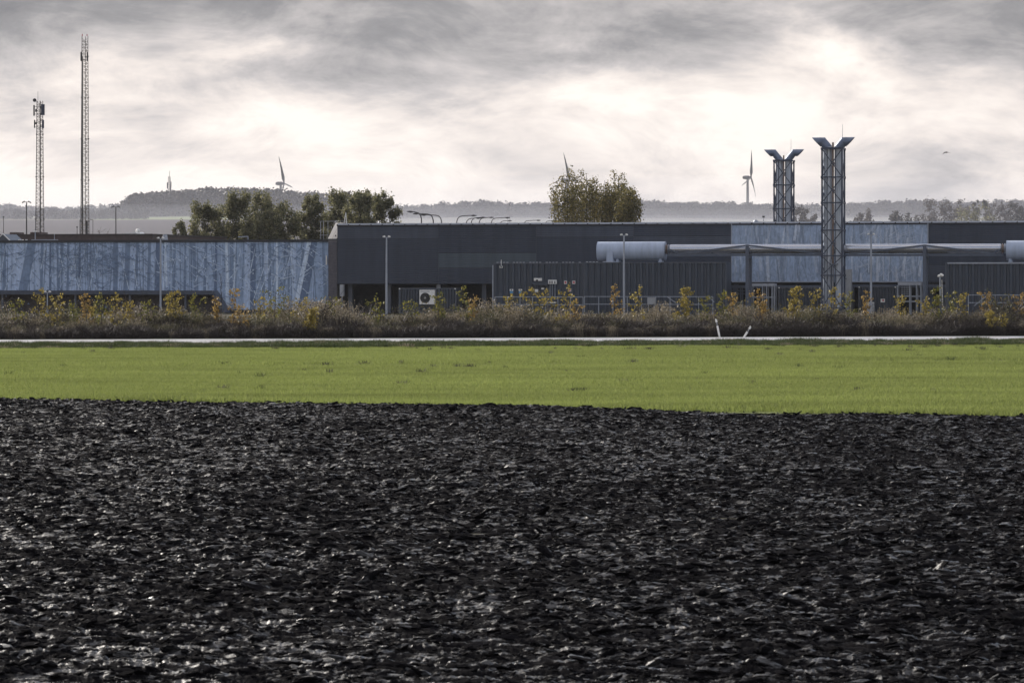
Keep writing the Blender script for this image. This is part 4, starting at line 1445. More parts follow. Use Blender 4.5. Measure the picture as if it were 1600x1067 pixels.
    for q0, q1 in ((A(1039.6, tb), p0), (p1, A(1573.3, tb))):
        w = (q1 - q0) / 5
        for i in range(5):
            MB().tube([(q0 + i * w, tb, zp), (q0 + i * w + w * .55, tb, zp)], rp * (1.06 if i % 2 else .86), 28).build('bellows_ring', mt['copper' if i in (1, 2) else 'galvanised'], pipe)
    # pipe bridge: bottom beams, posts, truss diagonals
    br_b = tb - 0.75
    for i, (x0, xm, x1, lab) in enumerate(((1043, 1168, 1290, 'left steel truss bay and post carrying the silver pipe, left of the front chimney'),
                                           (1317, 1445, 1566, 'right steel truss bay and post carrying the silver pipe, right of the front chimney'))):
        t = thing('pipe_bridge', lab, 'support', (A(xm, br_b), br_b, 0), group='pipe bridge bays')
        zbm = ZZ(398.5, xm, br_b)
        ztop = ZZ(383.5, xm, br_b)
        MB().bar((A(x0, br_b), br_b, zbm), (A(x1, br_b), br_b, zbm), .15, .2).build('bottom_beam', mt['bridge_steel'], t)
        MB().bar((A(x0, br_b), br_b + 1.5, zbm), (A(x1, br_b), br_b + 1.5, zbm), .15, .2).build('bottom_beam', mt['bridge_steel'], t)
        am = A(xm, br_b)
        MB().box(am - .17, am + .17, br_b - .25, br_b - .08, 0, ztop + .08).build('post', mt['bridge_steel'], t)
        MB().box(am - .17, am + .17, br_b + 1.58, br_b + 1.75, 0, ztop + .08).build('post', mt['bridge_steel'], t)
        MB().box(am - .15, am + .15, br_b - .078, br_b + 1.578, zbm - .35, zbm - .11).build('crosshead', mt['bridge_steel'], t)
        for bb in (br_b, br_b + 1.5):
            for xe in (x0 + 18, x1 - 6) if i == 0 else (x0 + 10, x1 - 12):
                MB().bar((am, bb, ztop), (A(xe, bb), bb, zbm + .12), .13, .16).build('diagonal', mt['bridge_steel'], t)
        xe = x0 + 3 if i == 0 else x1 - 1
        sg = 1 if i == 0 else -1
        MB().bar((A(xe, br_b), br_b, zp), (A(xe + sg * 16, br_b), br_b, zbm + .1), .1).build('end_brace', mt['bridge_steel'], t)
        for q in np.linspace(A(x0, br_b) + .8, A(x1, br_b) - .8, 5):
            MB().box(q - .06, q + .06, br_b + .08, br_b + 1.42, zbm - .05, zbm + .07).build('cross_tie', mt['bridge_steel'], t)

    chimney('tall front chimney of blue steel lattice with twin silver flues and Y outlets', 1300, 34.5, 231, -10.8,
            [231, 275.5, 315.5, 358.5, 398.5, 429, 480], 1.0, 1314.5, 194)
    chimney('rear chimney of blue steel lattice behind the hall roof, left of the taller one', 1223, 30.0, 250, 42,
            [250, 288, 325, 362, 400, 437], 0.88, 1234, 217)


def chimney(label, xc, wpx, ytop, b, levels, k, xrod, yrod):
    t = thing('chimney_tower', label, 'chimney', (A(xc, b), b, 0), group='twin-flue chimney towers')
    ac = A(xc, b)
    d = D0 - ac * SN + b * CS
    s = F / d
    W = wpx / s
    w = W / 2 - .1
    zs = [max(ZZ(y, xc, b), 0) for y in levels]
    if zs[-1] > 0.05: zs.append(0.0)
    bc = b + w
    lw = .16
    for sx in (-1, 1):
        for sy in (-1, 1):
            box('leg', mt['blue_steel'], t, ac + sx * w - lw / 2, ac + sx * w + lw / 2, bc + sy * w - lw / 2, bc + sy * w + lw / 2, 0, zs[0])
    for z in zs[:-1]:
        for sy in (-1, 1):
            MB().bar((ac - w + .08, bc + sy * w, z - .08), (ac + w - .08, bc + sy * w, z - .08), .12).build('crossbar', mt['blue_steel'], t)
        for sx in (-1, 1):
            MB().bar((ac + sx * w, bc - w + .08, z - .08), (ac + sx * w, bc + w - .08, z - .08), .12).build('crossbar', mt['blue_steel'], t)
            for sy in (-1, 1):
                box('gusset', mt['blue_steel'], t, ac + sx * w - .12, ac + sx * w + .12, bc + sy * w - .12, bc + sy * w + .12, z - .22, z + .02)
    for i in range(len(zs) - 1):
        z1, z0 = zs[i] - .2, zs[i + 1] + .02
        for sy in (-1, 1):
            for q in (1, -1):
                yy = bc + sy * w + q * .05
                MB().bar((ac - q * (w - .06), yy, z0), (ac + q * (w - .06), yy, z1), .09).build('brace', mt['blue_steel'], t)
        for sx in (-1, 1):
            for q in (1, -1):
                xx = ac + sx * w + q * .05
                MB().bar((xx, bc - q * (w - .06), z0), (xx, bc + q * (w - .06), z1), .09).build('brace', mt['blue_steel'], t)
    # ladder inside on the left
    for q in (-.92, -.66):
        box('ladder_rail', mt['blue_steel'], t, ac + q * w - .03 + .12, ac + q * w + .03 + .12, bc - w * .55, bc - w * .55 + .06, .3, zs[0])
    # flues with Y outlets: up, out at 45 degrees, then level with a slanted mouth
    rf = .45 * k
    zt = zs[0]
    ztip = zt + 16.8 / s                    # upper edge of the outlets
    zc = ztip - rf
    for sg in (-1, 1):
        fx = ac + sg * (rf + .12)
        bend0 = Vector((fx, bc, zt + .05))
        bend1 = Vector((fx + sg * (zc - zt - .05) * .8, bc, zc))
        n = 28

        def ring(c, ax_u, rr=rf):
            return [c + ax_u * (math.cos(2 * math.pi * j / n) * rr) + Vector((0, 1, 0)) * (math.sin(2 * math.pi * j / n) * rr) for j in range(n)]
        # the mitred rings: horizontal below, tilted at the bends, slanted at the mouth
        bis = Vector((1.0, 0, -0.42 * sg))
        secs = []
        secs.append((ring(Vector((fx, bc, 0.6 if k == 1.0 else 0)), Vector((1, 0, 0))), 'flue'))
        for z in list(reversed(zs[1:-1])):
            secs.append((ring(Vector((fx, bc, z - .5)), Vector((1, 0, 0))), 'flue'))
        secs.append((ring(bend0, Vector((1, 0, -0.35 * sg))), 'flue'))
        flue = MB()
        R0 = [q[0] for q in secs]
        for i in range(len(R0) - 1):
            flue.add(R0[i] + R0[i + 1], [(j, (j + 1) % n, n + (j + 1) % n, n + j) for j in range(n)], True)
        fo = flue.build('flue', mt['flue_sheet'], t)
        for z in np.arange(1.5, zt - .3, 1.4):
            MB().tube([(fx, bc, z), (fx, bc, z + .05)], rf + .012, 28).build('seam', mt['flue_sheet'], fo)
        ob = MB()
        # slanted neck
        up = Vector((0, 0, 1))
        ax2 = Vector((-sg * 0.42, 0, 1.0))
        ra = ring(bend0, Vector((1, 0, -0.35 * sg)))
        rb = []
        for j in range(n):
            c, q = math.cos(2 * math.pi * j / n), math.sin(2 * math.pi * j / n)
            # outer side of the neck (sg*c>0) runs to the underside of the outlet
            v = -sg * c
            rb.append(bend1 + Vector((-sg * 0.42 * v * rf * 1.0, q * rf, v * rf)))
        ob.add(ra + rb, [(j, (j + 1) % n, n + (j + 1) % n, n + j) for j in range(n)], True)
        neck = ob.build('neck', mt['outlet_sheet'], t)
        Lh = (15.5 / s)
        rc, rd = [], []
        mid = bend1 + Vector((sg * Lh * .22, 0, 0))
        tip = bend1 + Vector((sg * Lh * .7, 0, 0))
        for j in range(n):
            c, q = math.cos(2 * math.pi * j / n), math.sin(2 * math.pi * j / n)
            v = -sg * c
            rc.append(mid + Vector((0, q * rf, v * rf)))
            rd.append(tip + Vector((sg * v * rf * .95, q * rf, v * rf)))
        ob = MB()
        fs = [(j, (j + 1) % n, n + (j + 1) % n, n + j) for j in range(n)]
        ob.add(rb + rc, fs, True).add(rc + rd, fs, True)
        sh = .93
        re_ = [tip + (p - tip) * sh for p in rd]
        rg_ = [mid + (p - mid) * sh for p in rc]
        ob.add(rd + re_, fs).add(re_ + rg_, fs, True)
        out = ob.build('outlet', mt['outlet_sheet'], t)
        ob = MB(); big = [mid + (p - mid) * 1.04 for p in rc]; sm = [p + Vector((sg * .07, 0, 0)) for p in big]
        ob.add(big + sm, fs, True).build('outlet_collar', mt['outlet_sheet'], out)
    MB().tube([(ac, bc - .25, 1.0), (ac, bc - .25, zt + .55)], .10 * k, 10).build('drain_pipe', mt['copper'], t, label='copper-coloured pipe between the flues')
    MB().tube([(ac + .22, bc - .3, 1.0), (ac + .22, bc - .3, zt)], .05, 8).build('cable_duct', mt['blue_steel'], t)
    MB().box(ac - w * .85, ac + w * .85, bc - w * .8, bc + w * .8, zt - .02, zt + .06).build('top_plate', mt['blue_steel'], t)
    ar = A(xrod, b)
    MB().tube([(ar, bc, zt - .2), (ar, bc, ZZ(yrod, xrod, b))], [.03, .018], 6).build('lightning_rod', mt['galvanised'], t)
    if k == 1.0:
        # valves and pipework low in the tower
        z = zs[4] - .75
        MB().tube([(ac - .15, bc - .5, z + .3), (ac - .15, bc - .5, z - .1), (ac + .15, bc - .5, z - .22), (ac + .55, bc - .5, z - .1)], .07, 8).build('elbow_pipe', mt['galvanised'], t)
        for q in (-.28, .05):
            MB().tube([(ac + q, bc - .7, .2), (ac + q, bc - .7, z - .1)], .06, 8).build('riser', mt['galvanised'], t)


build_plant()


def frame_thing(name, label, cat, x0, x1, y0, b, posts, bars, m, group=None, depth=1.2):
    """open steel frame: posts at columns, bars at rows"""
    t = thing(name, label, cat, (A((x0 + x1) / 2, b), b, 0), group=group)
    xc = (x0 + x1) / 2
    for x in posts:
        a = A(x, b)
        box('post', mt[m], t, a - .06, a + .06, b - .06, b + .06, 0, ZZ(y0, xc, b))
        box('post', mt[m], t, a - .06, a + .06, b + depth - .06, b + depth + .06, 0, ZZ(y0, xc, b))
    for y in bars:
        z = ZZ(y, xc, b)
        box('rail', mt[m], t, A(x0, b), A(x1, b), b - .10, b - .062, z - .06, z + .06)
    return t


def build_underbridge():
    # long steel beams under the bark mural
    for i, (x0, x1, y, lab) in enumerate(((1137, 1290, 448, 'long grey steel beam under the bark mural left of the front chimney'), (1329, 1478, 447, 'long grey steel beam under the bark mural right of the front chimney'))):
        b = -2.2
        t = thing('steel_beam', lab, 'beam', (A((x0 + x1) / 2, b), b, 0), group='steel beams under the bark mural')
        z = ZZ(y, (x0 + x1) / 2, b)
        box('beam', mt['bridge_steel'], t, A(x0, b), A(x1, b), b, b + .25, z - .15, z + .15)
        for x in (x0 + 4, x1 - 4):
            box('post', mt['bridge_steel'], t, A(x, b) - .1, A(x, b) + .1, b + .02, b + .22, 0, z - .152)
    frame_thing('pipe_rack', 'dark open pipe rack right of the long container', 'rack', 1136, 1164, 446, -4, (1146, 1157), (449, 454.5, 459), 'container_edge')
    t = frame_thing('shelter_frame', 'open steel shelter with pale flat roof right of the left bridge post', 'shelter', 1173, 1212, 446, -5, (1174.5, 1191.5, 1198, 1206.5, 1210.5), (464.5,), 'galvanised')
    box('roof', mt['coping'], t, A(1173, -5), A(1211, -5), -5.1, -3.7, ZZ(447.2, 1190, -5), ZZ(443, 1190, -5))
    t = frame_thing('shelter_frame', 'open steel shelter with dark mesh left of the right bridge post', 'shelter', 1401, 1441, 446, -5, (1402.5, 1421.5, 1432, 1438.5), (463, 471), 'galvanised')
    box('roof', mt['coping'], t, A(1403, -5), A(1440, -5), -5.1, -3.7, ZZ(445.6, 1420, -5), ZZ(441.6, 1420, -5))
    me = MB()
    z0, z1 = ZZ(462, 1415, -4.5), ZZ(447, 1415, -4.5); a0, a1 = A(1408, -4.5), A(1421, -4.5)
    for i in range(6):
        q = a0 + (a1 - a0) * i / 5; me.bar((q, -4.5, z0), (q, -4.5, z1), .04)
        z = z0 + (z1 - z0) * i / 5; me.bar((a0, -4.52, z), (a1, -4.52, z), .04)
    me.build('mesh_grid', mt['galvanised'], t)
    grp = 'plant containers in front of the dark hall'
    container('container', 'low dark container between the left bridge post and the front chimney', 1216, 1283, 448.5, -5, 2.4, grp, .3)
    t, a0, a1, zt = container('container', 'low grey container with small sign right of the front chimney', 1341, 1401, 447.5, -5, 2.4, grp, .3)
    box('sign_plate', mt['white_paint'], t, A(1376, -5), A(1382.8, -5), -5.03, -5.0, ZZ(472.3, 1380, -5), ZZ(467, 1380, -5))
    box('warning_field', mt['sign_red'], t, A(1378.5, -5), A(1381.5, -5), -5.036, -5.032, ZZ(470.5, 1380, -5), ZZ(468, 1380, -5))
    b = -3
    t = thing('concrete_pillar', 'pale grey boxed duct riser standing right of the front chimney', 'pillar', (A(1324, b), b, 0))
    box('shaft', mt['grey_paint'], t, A(1321, b), A(1330, b), b, b + .8, 0, ZZ(421, 1325, b))
    box('shaft', mt['galvanised'], t, A(1318.5, b), A(1320.9, b), b, b + .8, 0, ZZ(424, 1325, b))
    box('bracket', mt['blue_steel'], t, A(1316, b), A(1323, b), b - .2, b - .01, ZZ(436, 1320, b), ZZ(434.6, 1320, b))
    t = thing('utility_box', 'small white-framed cabinet at the foot of the right light pole', 'cabinet', (A(1358, -7.5), -7.5, 0))
    box('body', mt['grey_paint'], t, A(1352, -7.5), A(1365.5, -7.5), -7.5, -7, 0, ZZ(472.5, 1358, -7.5))
    box('frame', mt['white_paint'], t, A(1351.5, -7.5), A(1366, -7.5), -7.56, -7.502, ZZ(473.6, 1358, -7.5), ZZ(472.2, 1358, -7.5))
    t = thing('wall_cabinet', 'narrow grey cabinet against the brick pier under the dark hall', 'cabinet', (A(533.5, -.6), -.6, 0))
    box('body', mt['grey_paint'], t, A(530.8, -.6), A(536.5, -.6), -.6, -.1, ZZ(463, 533, -.6), ZZ(444.6, 533, -.6))
    box('leg', mt['galvanised'], t, A(533, -.6), A(534.2, -.6), -.45, -.3, 0, ZZ(463, 533, -.6) - .003)
    # railings
    def railing(label, x0, x1, b, ys, step, stairs):
        t = thing('guard_rail', label, 'railing', (A((x0 + x1) / 2, b), b, 0), group='galvanised guard rails')
        xc = (x0 + x1) / 2 if x1 < 1620 else 1550
        zt = ZZ(ys[0], xc, b)
        for y in ys:
            z = ZZ(y, xc, b)
            MB().bar((A(x0, b), b, z), (A(x1, b), b, z), .065).build('rail', mt['galvanised'], t)
        x = x0
        while x <= x1 + .1:
            a = A(x, b)
            MB().bar((a, b + .06, 0), (a, b + .06, zt), .065).build('post', mt['galvanised'], t)
            x += step
        for s0, s1 in stairs:
            MB().bar((A(s0[0], b), b - .08, ZZ(s0[1], s0[0], b)), (A(s1[0], b), b - .08, ZZ(s1[1], s1[0], b)), .07).build('stair_rail', mt['galvanised'], t)
    railing('galvanised guard rail in front of the blue-labelled container', 773, 911, -11.4, (464, 476), 19.7, ())
    railing('galvanised guard rail in front of the long container', 913, 1114, -11.4, (463.5, 475.5), 22.3, (((1043, 464), (1056, 473)), ((1106, 462), (1116, 472))))
    railing('galvanised guard rail in front of the right container', 1513, 1640, -11.4, (461, 473), 21, (((1541, 463), (1522, 478)),))
    railing('short galvanised guard rail left of the left bridge post', 1120, 1162, -6, (472.4, 482), 13.5, ())
    # control board in the railing
    b = -11.6
    t = thing('control_panel', 'pale grey control board fixed to the long guard rail', 'panel', (A(1017, b), b, 0))
    box('board', mt['grey_paint'], t, A(1011.5, b), A(1023.8, b), b, b + .05, ZZ(475, 1017, b), ZZ(465, 1017, b))
    for x in (1013, 1022): box('leg', mt['galvanised'], t, A(x, b) - .03, A(x, b) + .03, b + .053, b + .1, 0, ZZ(465.5, 1017, b))


build_underbridge()


# ------------------------------------------------------------------ poles and masts
def light_pole(x, ytop, b, label, rad=(.11, .075), heads=2):
    a = A(x, b)
    zt = ZZ(ytop, x, b)
    t = thing('light_pole', label, 'light pole', (a, b, 0), group='twin floodlight poles in front of the halls')
    MB().tube([(a, b, 0), (a, b, zt * .4), (a, b, zt)], [rad[0] * 1.15, rad[0], rad[1]], 12).build('pole', mt['galvanised'], t)
    arm = MB().bar((a - .28, b, zt), (a + .28, b, zt), .07).build('crossarm', mt['galvanised'], t)
    for s in (-1, 1):
        MB().prism([(a + s * .16, zt + .03), (a + s * .36, zt + .0), (a + s * .38, zt + .12), (a + s * .2, zt + .18)], b - .16, b + .16).build('floodlight', mt['white_paint'], t)
    MB().tube([(a, b, zt), (a, b, zt + .3)], [.03, .015], 6).build('spigot', mt['dark_plastic'], t)
    MB().box(a - .1, a + .1, b - .12, b + .12, 0, .35).build('base', mt['galvanised'], t)
    return t


light_pole(251, 373, -4, 'grey light pole in front of the forest mural')
light_pole(604, 371, -12, 'grey light pole in front of the dark hall near the small container')
light_pole(975, 368, -13, 'grey light pole in front of the left silver tank')
light_pole(1361, 367, -12, 'grey light pole in front of the bark mural right of the front chimney')
tp = light_pole(74, 457, -8, 'short grey lamp post half hidden in the shrubs below the forest mural', rad=(.07, .05))


def lattice_mast(name, label, xc, ytop, ybase, d, wt, wb, step, m, extras):
    p = pw(xc, HOR, d)
    zt = CAMZ + (HOR - ytop) * d / F
    t = thing(name, label, 'mast', (p.x, d, 0), False, 'steel lattice masts')
    legs = [(math.cos(an), math.sin(an)) for an in (R(200), R(-20), R(90))]

    def leg(i, z):
        w = (wb + (wt - wb) * z / zt) * .577
        return Vector((p.x + legs[i][0] * w, d + legs[i][1] * w, z))
    for i in range(3):
        MB().tube([leg(i, 0), leg(i, zt * .5), leg(i, zt)], [.075, .06, .05] if i == 0 else [.06, .05, .04], 6).build('leg', mt['mast_dark'], t)
    br = MB(); z = 0; k = 0
    while z < zt - step:
        for i in range(3):
            j = (i + 1) % 3
            br.bar(leg(i, z), leg(j, z), .045)
            br.bar(leg(i if k % 2 else j, z), leg(j if k % 2 else i, z + step), .04)
        z += step; k += 1
    br.build('lattice', mt[m], t, kind='stuff')
    fl = MB(); z = 6.0
    while z < zt:
        for i in range(3):
            q = leg(i, z); fl.tube([q - Vector((0, 0, .06)), q + Vector((0, 0, .06))], .13, 8)
        z += 6.0
    fl.build('splice_flanges', mt['mast_dark'], t, kind='stuff')
    extras(t, p.x, d, zt)
    return t


def ex_phone(t, x, d, zt):
    z = lambda y: CAMZ + (HOR - y) * d / F
    px = lambda q: (q - 800) / F * d
    for q0, q1, y0, y1, m in ((65, 70.5, 163.5, 180.5, 'panel_navy'), (66.5, 69.5, 188, 201, 'panel_navy'), (53, 55, 165, 181.5, 'dark_plastic'), (54, 55.6, 188, 200.5, 'dark_plastic'),
                              (56, 58.5, 171, 175.5, 'dark_plastic'), (56, 58.5, 191.5, 195, 'dark_plastic')):
        MB().box(px(q0), px(q1), d - .6, d - .35, z(y1), z(y0)).build('antenna_panel', mt[m], t)
    for y in (167, 179, 190, 199):
        MB().bar((px(53.5), d - .3, z(y)), (px(69.5), d - .3, z(y)), .06).build('antenna_bracket', mt['mast_dark'], t)
    MB().tube([(px(55), d - .6, z(157.3)), (px(55), d - .4, z(157.3))], [.26, .2], 16).build('dish', mt['dark_plastic'], t)
    MB().bar((px(55), d - .4, z(157.5)), (px(60), d, z(160)), .06).build('dish_arm', mt['mast_dark'], t)
    MB().tube([(px(59.3), d, zt), (px(59.3), d, z(143.5))], .025, 5).build('whip', mt['mast_dark'], t)
    box_ = MB()
    for k in range(60):
        zz_ = .4 * k * 1.0
    MB().tube([(px(62.8), d - .25, 0), (px(62.8), d - .25, zt)], .05, 6).build('cable_run', mt['mast_dark'], t)


def ex_tall(t, x, d, zt):
    z = lambda y: CAMZ + (HOR - y) * d / F
    px = lambda q: (q - 800) / F * d
    for q0, q1 in ((126.4, 128.0), (136.4, 138.2)):
        MB().box(px(q0), px(q1), d - .5, d - .2, z(96), z(82)).build('antenna_panel', mt['dark_plastic'], t)
    MB().bar((px(127), d - .2, z(94)), (px(137.5), d - .2, z(94)), .06).build('antenna_bracket', mt['mast_dark'], t)
    for q in (128.5, 136):
        MB().tube([(px(q), d, zt), (px(q), d, zt + .3)], .07, 6).build('warning_lamp', mt['sign_red'], t)
    MB().tube([(px(129.2), d - .1, 0), (px(128.6), d - .1, zt * .92)], .11, 6).build('cable_run', mt['mast_dark'], t)
    # cage round the foot
    for q in (125.5, 146):
        MB().tube([(px(q), d - .6, 0), (px(q), d - .6, z(344)), (px(q + (3 if q < 130 else -5)), d - .6, z(343))], .05, 6).build('cage_hoop', mt['mast_dark'], t)
    MB().box(px(135.5), px(138), d - .9, d - .6, 0, z(345.5)).build('cabinet', mt['mast_dark'], t)


lattice_mast('lattice_mast', 'shorter lattice mast with dish and navy antenna panels at its top', 62.5, 158, 370, 470, 0.75, 1.25, .42, 'mast_steel', ex_phone)
lattice_mast('lattice_mast', 'tallest slim lattice mast with red lamps on top, left in the picture', 133, 57, 365, 485, 0.80, 1.2, .46, 'mast_steel', ex_tall)


def ex_far(t, x, d, zt):
    for k, (dx, z0, z1) in enumerate(((-1.0, -7, -3.5), (.8, -9, -4.5), (.9, -6, -3))):
        MB().box(x + dx - .35, x + dx + .35, d - .6, d + .2, zt + z0, zt + z1).build('antenna_panel', mt['mast_dark'], t)
    MB().tube([(x, d, zt - 1), (x + .2, d, zt + 3.2)], .12, 5).build('whip', mt['mast_dark'], t)


def far_mast():
    d = 1930
    p = pw(264.5, 276, d); g = float(hill_h(p.x, d))
    t = thing('lattice_mast', 'small distant mast rising from the wooded knoll', 'mast', (p.x, d, g), False, 'steel lattice masts')
    H = p.z
    for s in (-1, 1):
        MB().tube([(p.x + s * .9, d, g), (p.x + s * .55, d, H)], [.2, .16], 5).build('leg', mt['mast_dark'], t)
    MB().tube([(p.x, d + 1.2, g), (p.x, d + .8, H)], [.2, .16], 5).build('leg', mt['mast_dark'], t)
    br = MB(); z = g; k = 0
    while z < H - 1.8:
        s = 1 if k % 2 else -1
        br.bar((p.x - s * .8, d, z), (p.x + s * .75, d, z + 1.8), .13); br.bar((p.x - .8, d, z), (p.x + .8, d, z), .1)
        z += 1.8; k += 1
    br.build('lattice', mt['mast_steel'], t, kind='stuff')
    ex_far(t, p.x, d, H)


far_mast()


def twin_lamp(x, ytop, d, label, m='mast_dark'):
    p = pw(x, ytop, d)
    t = thing('yard_lamp', label, 'lamp post', (p.x, d, 0), False, 'tall yard lamps behind the mural hall')
    MB().tube([(p.x, d, 0), (p.x, d, p.z - .2)], [.17, .11], 8).build('pole', mt[m], t)
    for s in (-1, 1):
        w = 6.0 * d / F
        MB().bar((p.x, d, p.z - .1), (p.x + s * w * .75, d, p.z - .1), .10).build('arm', mt[m], t)
        MB().prism([(p.x + s * w * .45, p.z - .05), (p.x + s * w * 1.15, p.z - .35), (p.x + s * w * 1.15, p.z - .15), (p.x + s * w * .5, p.z + .12)], d - .35, d + .35).build('lamp_head', mt[m], t)
    return t


twin_lamp(41.5, 315, 640, 'thin tall twin-headed yard lamp left of the shorter mast')
twin_lamp(181, 322.5, 700, 'thin tall twin-headed yard lamp right of the tall mast')
for x, yt, lab in ((5.5, 340, 'hairline pole at the left picture edge above the gabled shed'), (120.5, 356, 'short hairline pole left of the tall mast foot')):
    d = 560
    p = pw(x, yt, d)
    t = thing('thin_pole', lab, 'pole', (p.x, d, 0), False)
    MB().tube([(p.x, d, 0), (p.x, d, p.z)], [.09, .05], 6).build('pole', mt['mast_dark'], t)
    MB().box(p.x - .12, p.x + .12, d - .1, d + .1, p.z, p.z + .2).build('tip', mt['mast_dark'], t)


def street_lamps():
    # foot column, arm tip column, top row, distance
    S = [(658.5, 636, 331, 430, 1, 'curved street lamp behind the roof, leftmost of the left trio'),
         (677, 645, 334, 440, 1, 'curved street lamp behind the roof, middle of the left trio'),
         (690, 657, 336, 455, 1, 'curved street lamp behind the roof, right of the left trio'),
         (713.5, 745, 337, 450, 1, 'curved street lamp behind the roof, first of the right row'),
         (728, 752, 341, 480, 1, 'curved street lamp behind the roof, second of the right row'),
         (736, 759, 340, 500, 1, 'curved street lamp behind the roof, third of the right row'),
         (748.5, 772, 340, 520, 1, 'curved street lamp behind the roof, fourth of the right row'),
         (767.5, 797, 340.5, 540, 1, 'curved street lamp behind the roof, fifth of the right row'),
         (780.5, 800, 345, 600, 1, 'small pale curved street lamp behind the roof, sixth of the right row'),
         (818, 845, 344.5, 600, 1, 'small curved street lamp, left of the far pair near the poplars'),
         (851, 872, 345, 620, 1, 'small curved street lamp, right of the far pair near the poplars')]
    for xf, xt, yt, d, k, lab in S:
        p = pw(xf, yt, d); q = pw(xt, yt, d)
        sg = 1 if xt > xf else -1
        L = abs(q.x - p.x)
        t = thing('street_lamp', lab, 'street lamp', (p.x, d, 0), False, 'curved street lamps behind the dark hall')
        H = p.z
        pts = [(p.x, d, 0), (p.x, d, H - .9), (p.x + sg * .12, d, H - .45), (p.x + sg * .4, d, H - .15), (p.x + sg * .8, d, H - .05), (p.x + sg * (L - .75), d, H + .02)]
        MB().tube(pts, [.11, .075, .07, .065, .06, .055], 8).build('mast_arm', mt['mast_dark'], t)
        MB().prism([(p.x + sg * (L - .8), H - .04), (p.x + sg * (L - .5), H - .14), (p.x + sg * (L - .05), H - .05), (p.x + sg * L, H + .04), (p.x + sg * (L - .4), H + .12), (p.x + sg * (L - .8), H + .06)],
                   d - .17, d + .17).build('lamp_head', mt['mast_dark'], t)


street_lamps()


def pylon():
    d = 1500
    p = pw(795, 319, d); g = float(hill_h(p.x, d))
    t = thing('pylon', 'small hazy lattice pylon on the skyline left of the poplar clump', 'pylon', (p.x, d, g), False)
    H = p.z
    for s in (-1, 1):
        MB().tube([(p.x + s * 1.3, d, g), (p.x + s * .25, d, H)], [.14, .1], 5).build('leg', mt['mast_dark'], t)
    for k, (y, w) in enumerate(((0.80, 2.6), (0.9, 2.0))):
        z = g + (H - g) * y
        MB().bar((p.x - w * .7, d, z), (p.x + w * .7, d, z), .2).build('crossarm', mt['mast_dark'], t)
    br = MB(); n = 8
    for k in range(n):
        u0, u1 = k / n, (k + 1) / n
        w0, w1 = 1.3 + (.25 - 1.3) * u0, 1.3 + (.25 - 1.3) * u1
        s = 1 if k % 2 else -1
        br.bar((p.x - s * w0, d, g + (H - g) * u0), (p.x + s * w1, d, g + (H - g) * u1), .12)
    br.build('lattice', mt['mast_dark'], t, kind='stuff')


pylon()


# ------------------------------------------------------------------ wind turbines
def turbine(xh, yh, d, L, kyaw, phis, label, nac):
    p = pw(xh, yh, d)
    g = float(hill_h(p.x, d)) - 2
    t = thing('wind_turbine', label, 'wind turbine', (p.x, d, g), False, 'wind turbines on the far ridge')
    # rotor plane turned so that it shows only kyaw of its width; axis points to nac side away
    psi = math.asin(kyaw)
    ex = Vector((math.cos(math.pi / 2 - psi), math.sin(math.pi / 2 - psi), 0))     # horizontal direction in the rotor plane
    ax = Vector((math.cos(psi), -math.sin(psi), 0)) * (1 if nac < 0 else -1)       # rotor axis, forward
    back = -ax
    hub = p
    tw = hub + back * 3.6
    MB().tube([(tw.x, tw.y, g), (tw.x, tw.y, hub.z - 1.2)], [2.0, 1.3], 14).build('tower', mt['turbine'], t)
    MB().tube([hub + back * 1.1, hub + back * 2.2, hub + back * 6.5, hub + back * 9], [1.4, 2.0, 2.1, 1.5], 12).build('nacelle', mt['turbine'], t)
    MB().tube([hub + back * 1.15, hub, hub - back * 1.3], [1.3, 1.2, .2], 12).build('hub', mt['turbine'], t)
    for ph in phis:
        dirv = ex * math.sin(R(ph)) + Vector((0, 0, 1)) * math.cos(R(ph))
        nn = dirv.cross(ax)
        secs = [(0.02, .75, .75), (.07, .9, .7), (.2, 1.75, .55), (.5, 1.3, .4), (.8, .85, .28), (1.0, .25, .12)]
        mb = MB(); rings = []
        for u, c, th in secs:
            tw_ = R(55) * (1 - u) + R(8)
            cu = (nn * math.cos(tw_) + ax * math.sin(tw_)); cv = dirv.cross(cu)
            o = hub + dirv * (u * L) - back * 0.3 + back * (1.5 * u * u)
            rings.append([o + cu * (c * math.cos(a)) + cv * (th * math.sin(a)) for a in np.linspace(0, 2 * math.pi, 11)[:-1]])
        for i in range(len(rings) - 1):
            mb.add(rings[i] + rings[i + 1], [(j, (j + 1) % 10, 10 + (j + 1) % 10, 10 + j) for j in range(10)], True)
        mb.add(rings[-1], [tuple(range(10))])
        mb.build('blade', mt['turbine'], t)
    return t


turbine(443.5, 287, 3600, 31.7, .27, (-24, 96, 216), 'distant wind turbine above the willows, left one of the skyline turbines', -1)
turbine(1173, 277.5, 3700, 31.3, .36, (12, 132, 252), 'distant wind turbine just left of the rear chimney tower', -1)
turbine(889, 282, 3650, 34.3, .30, (-30, 90, 210), 'distant wind turbine hidden by the poplars, only a blade tip above them', -1)


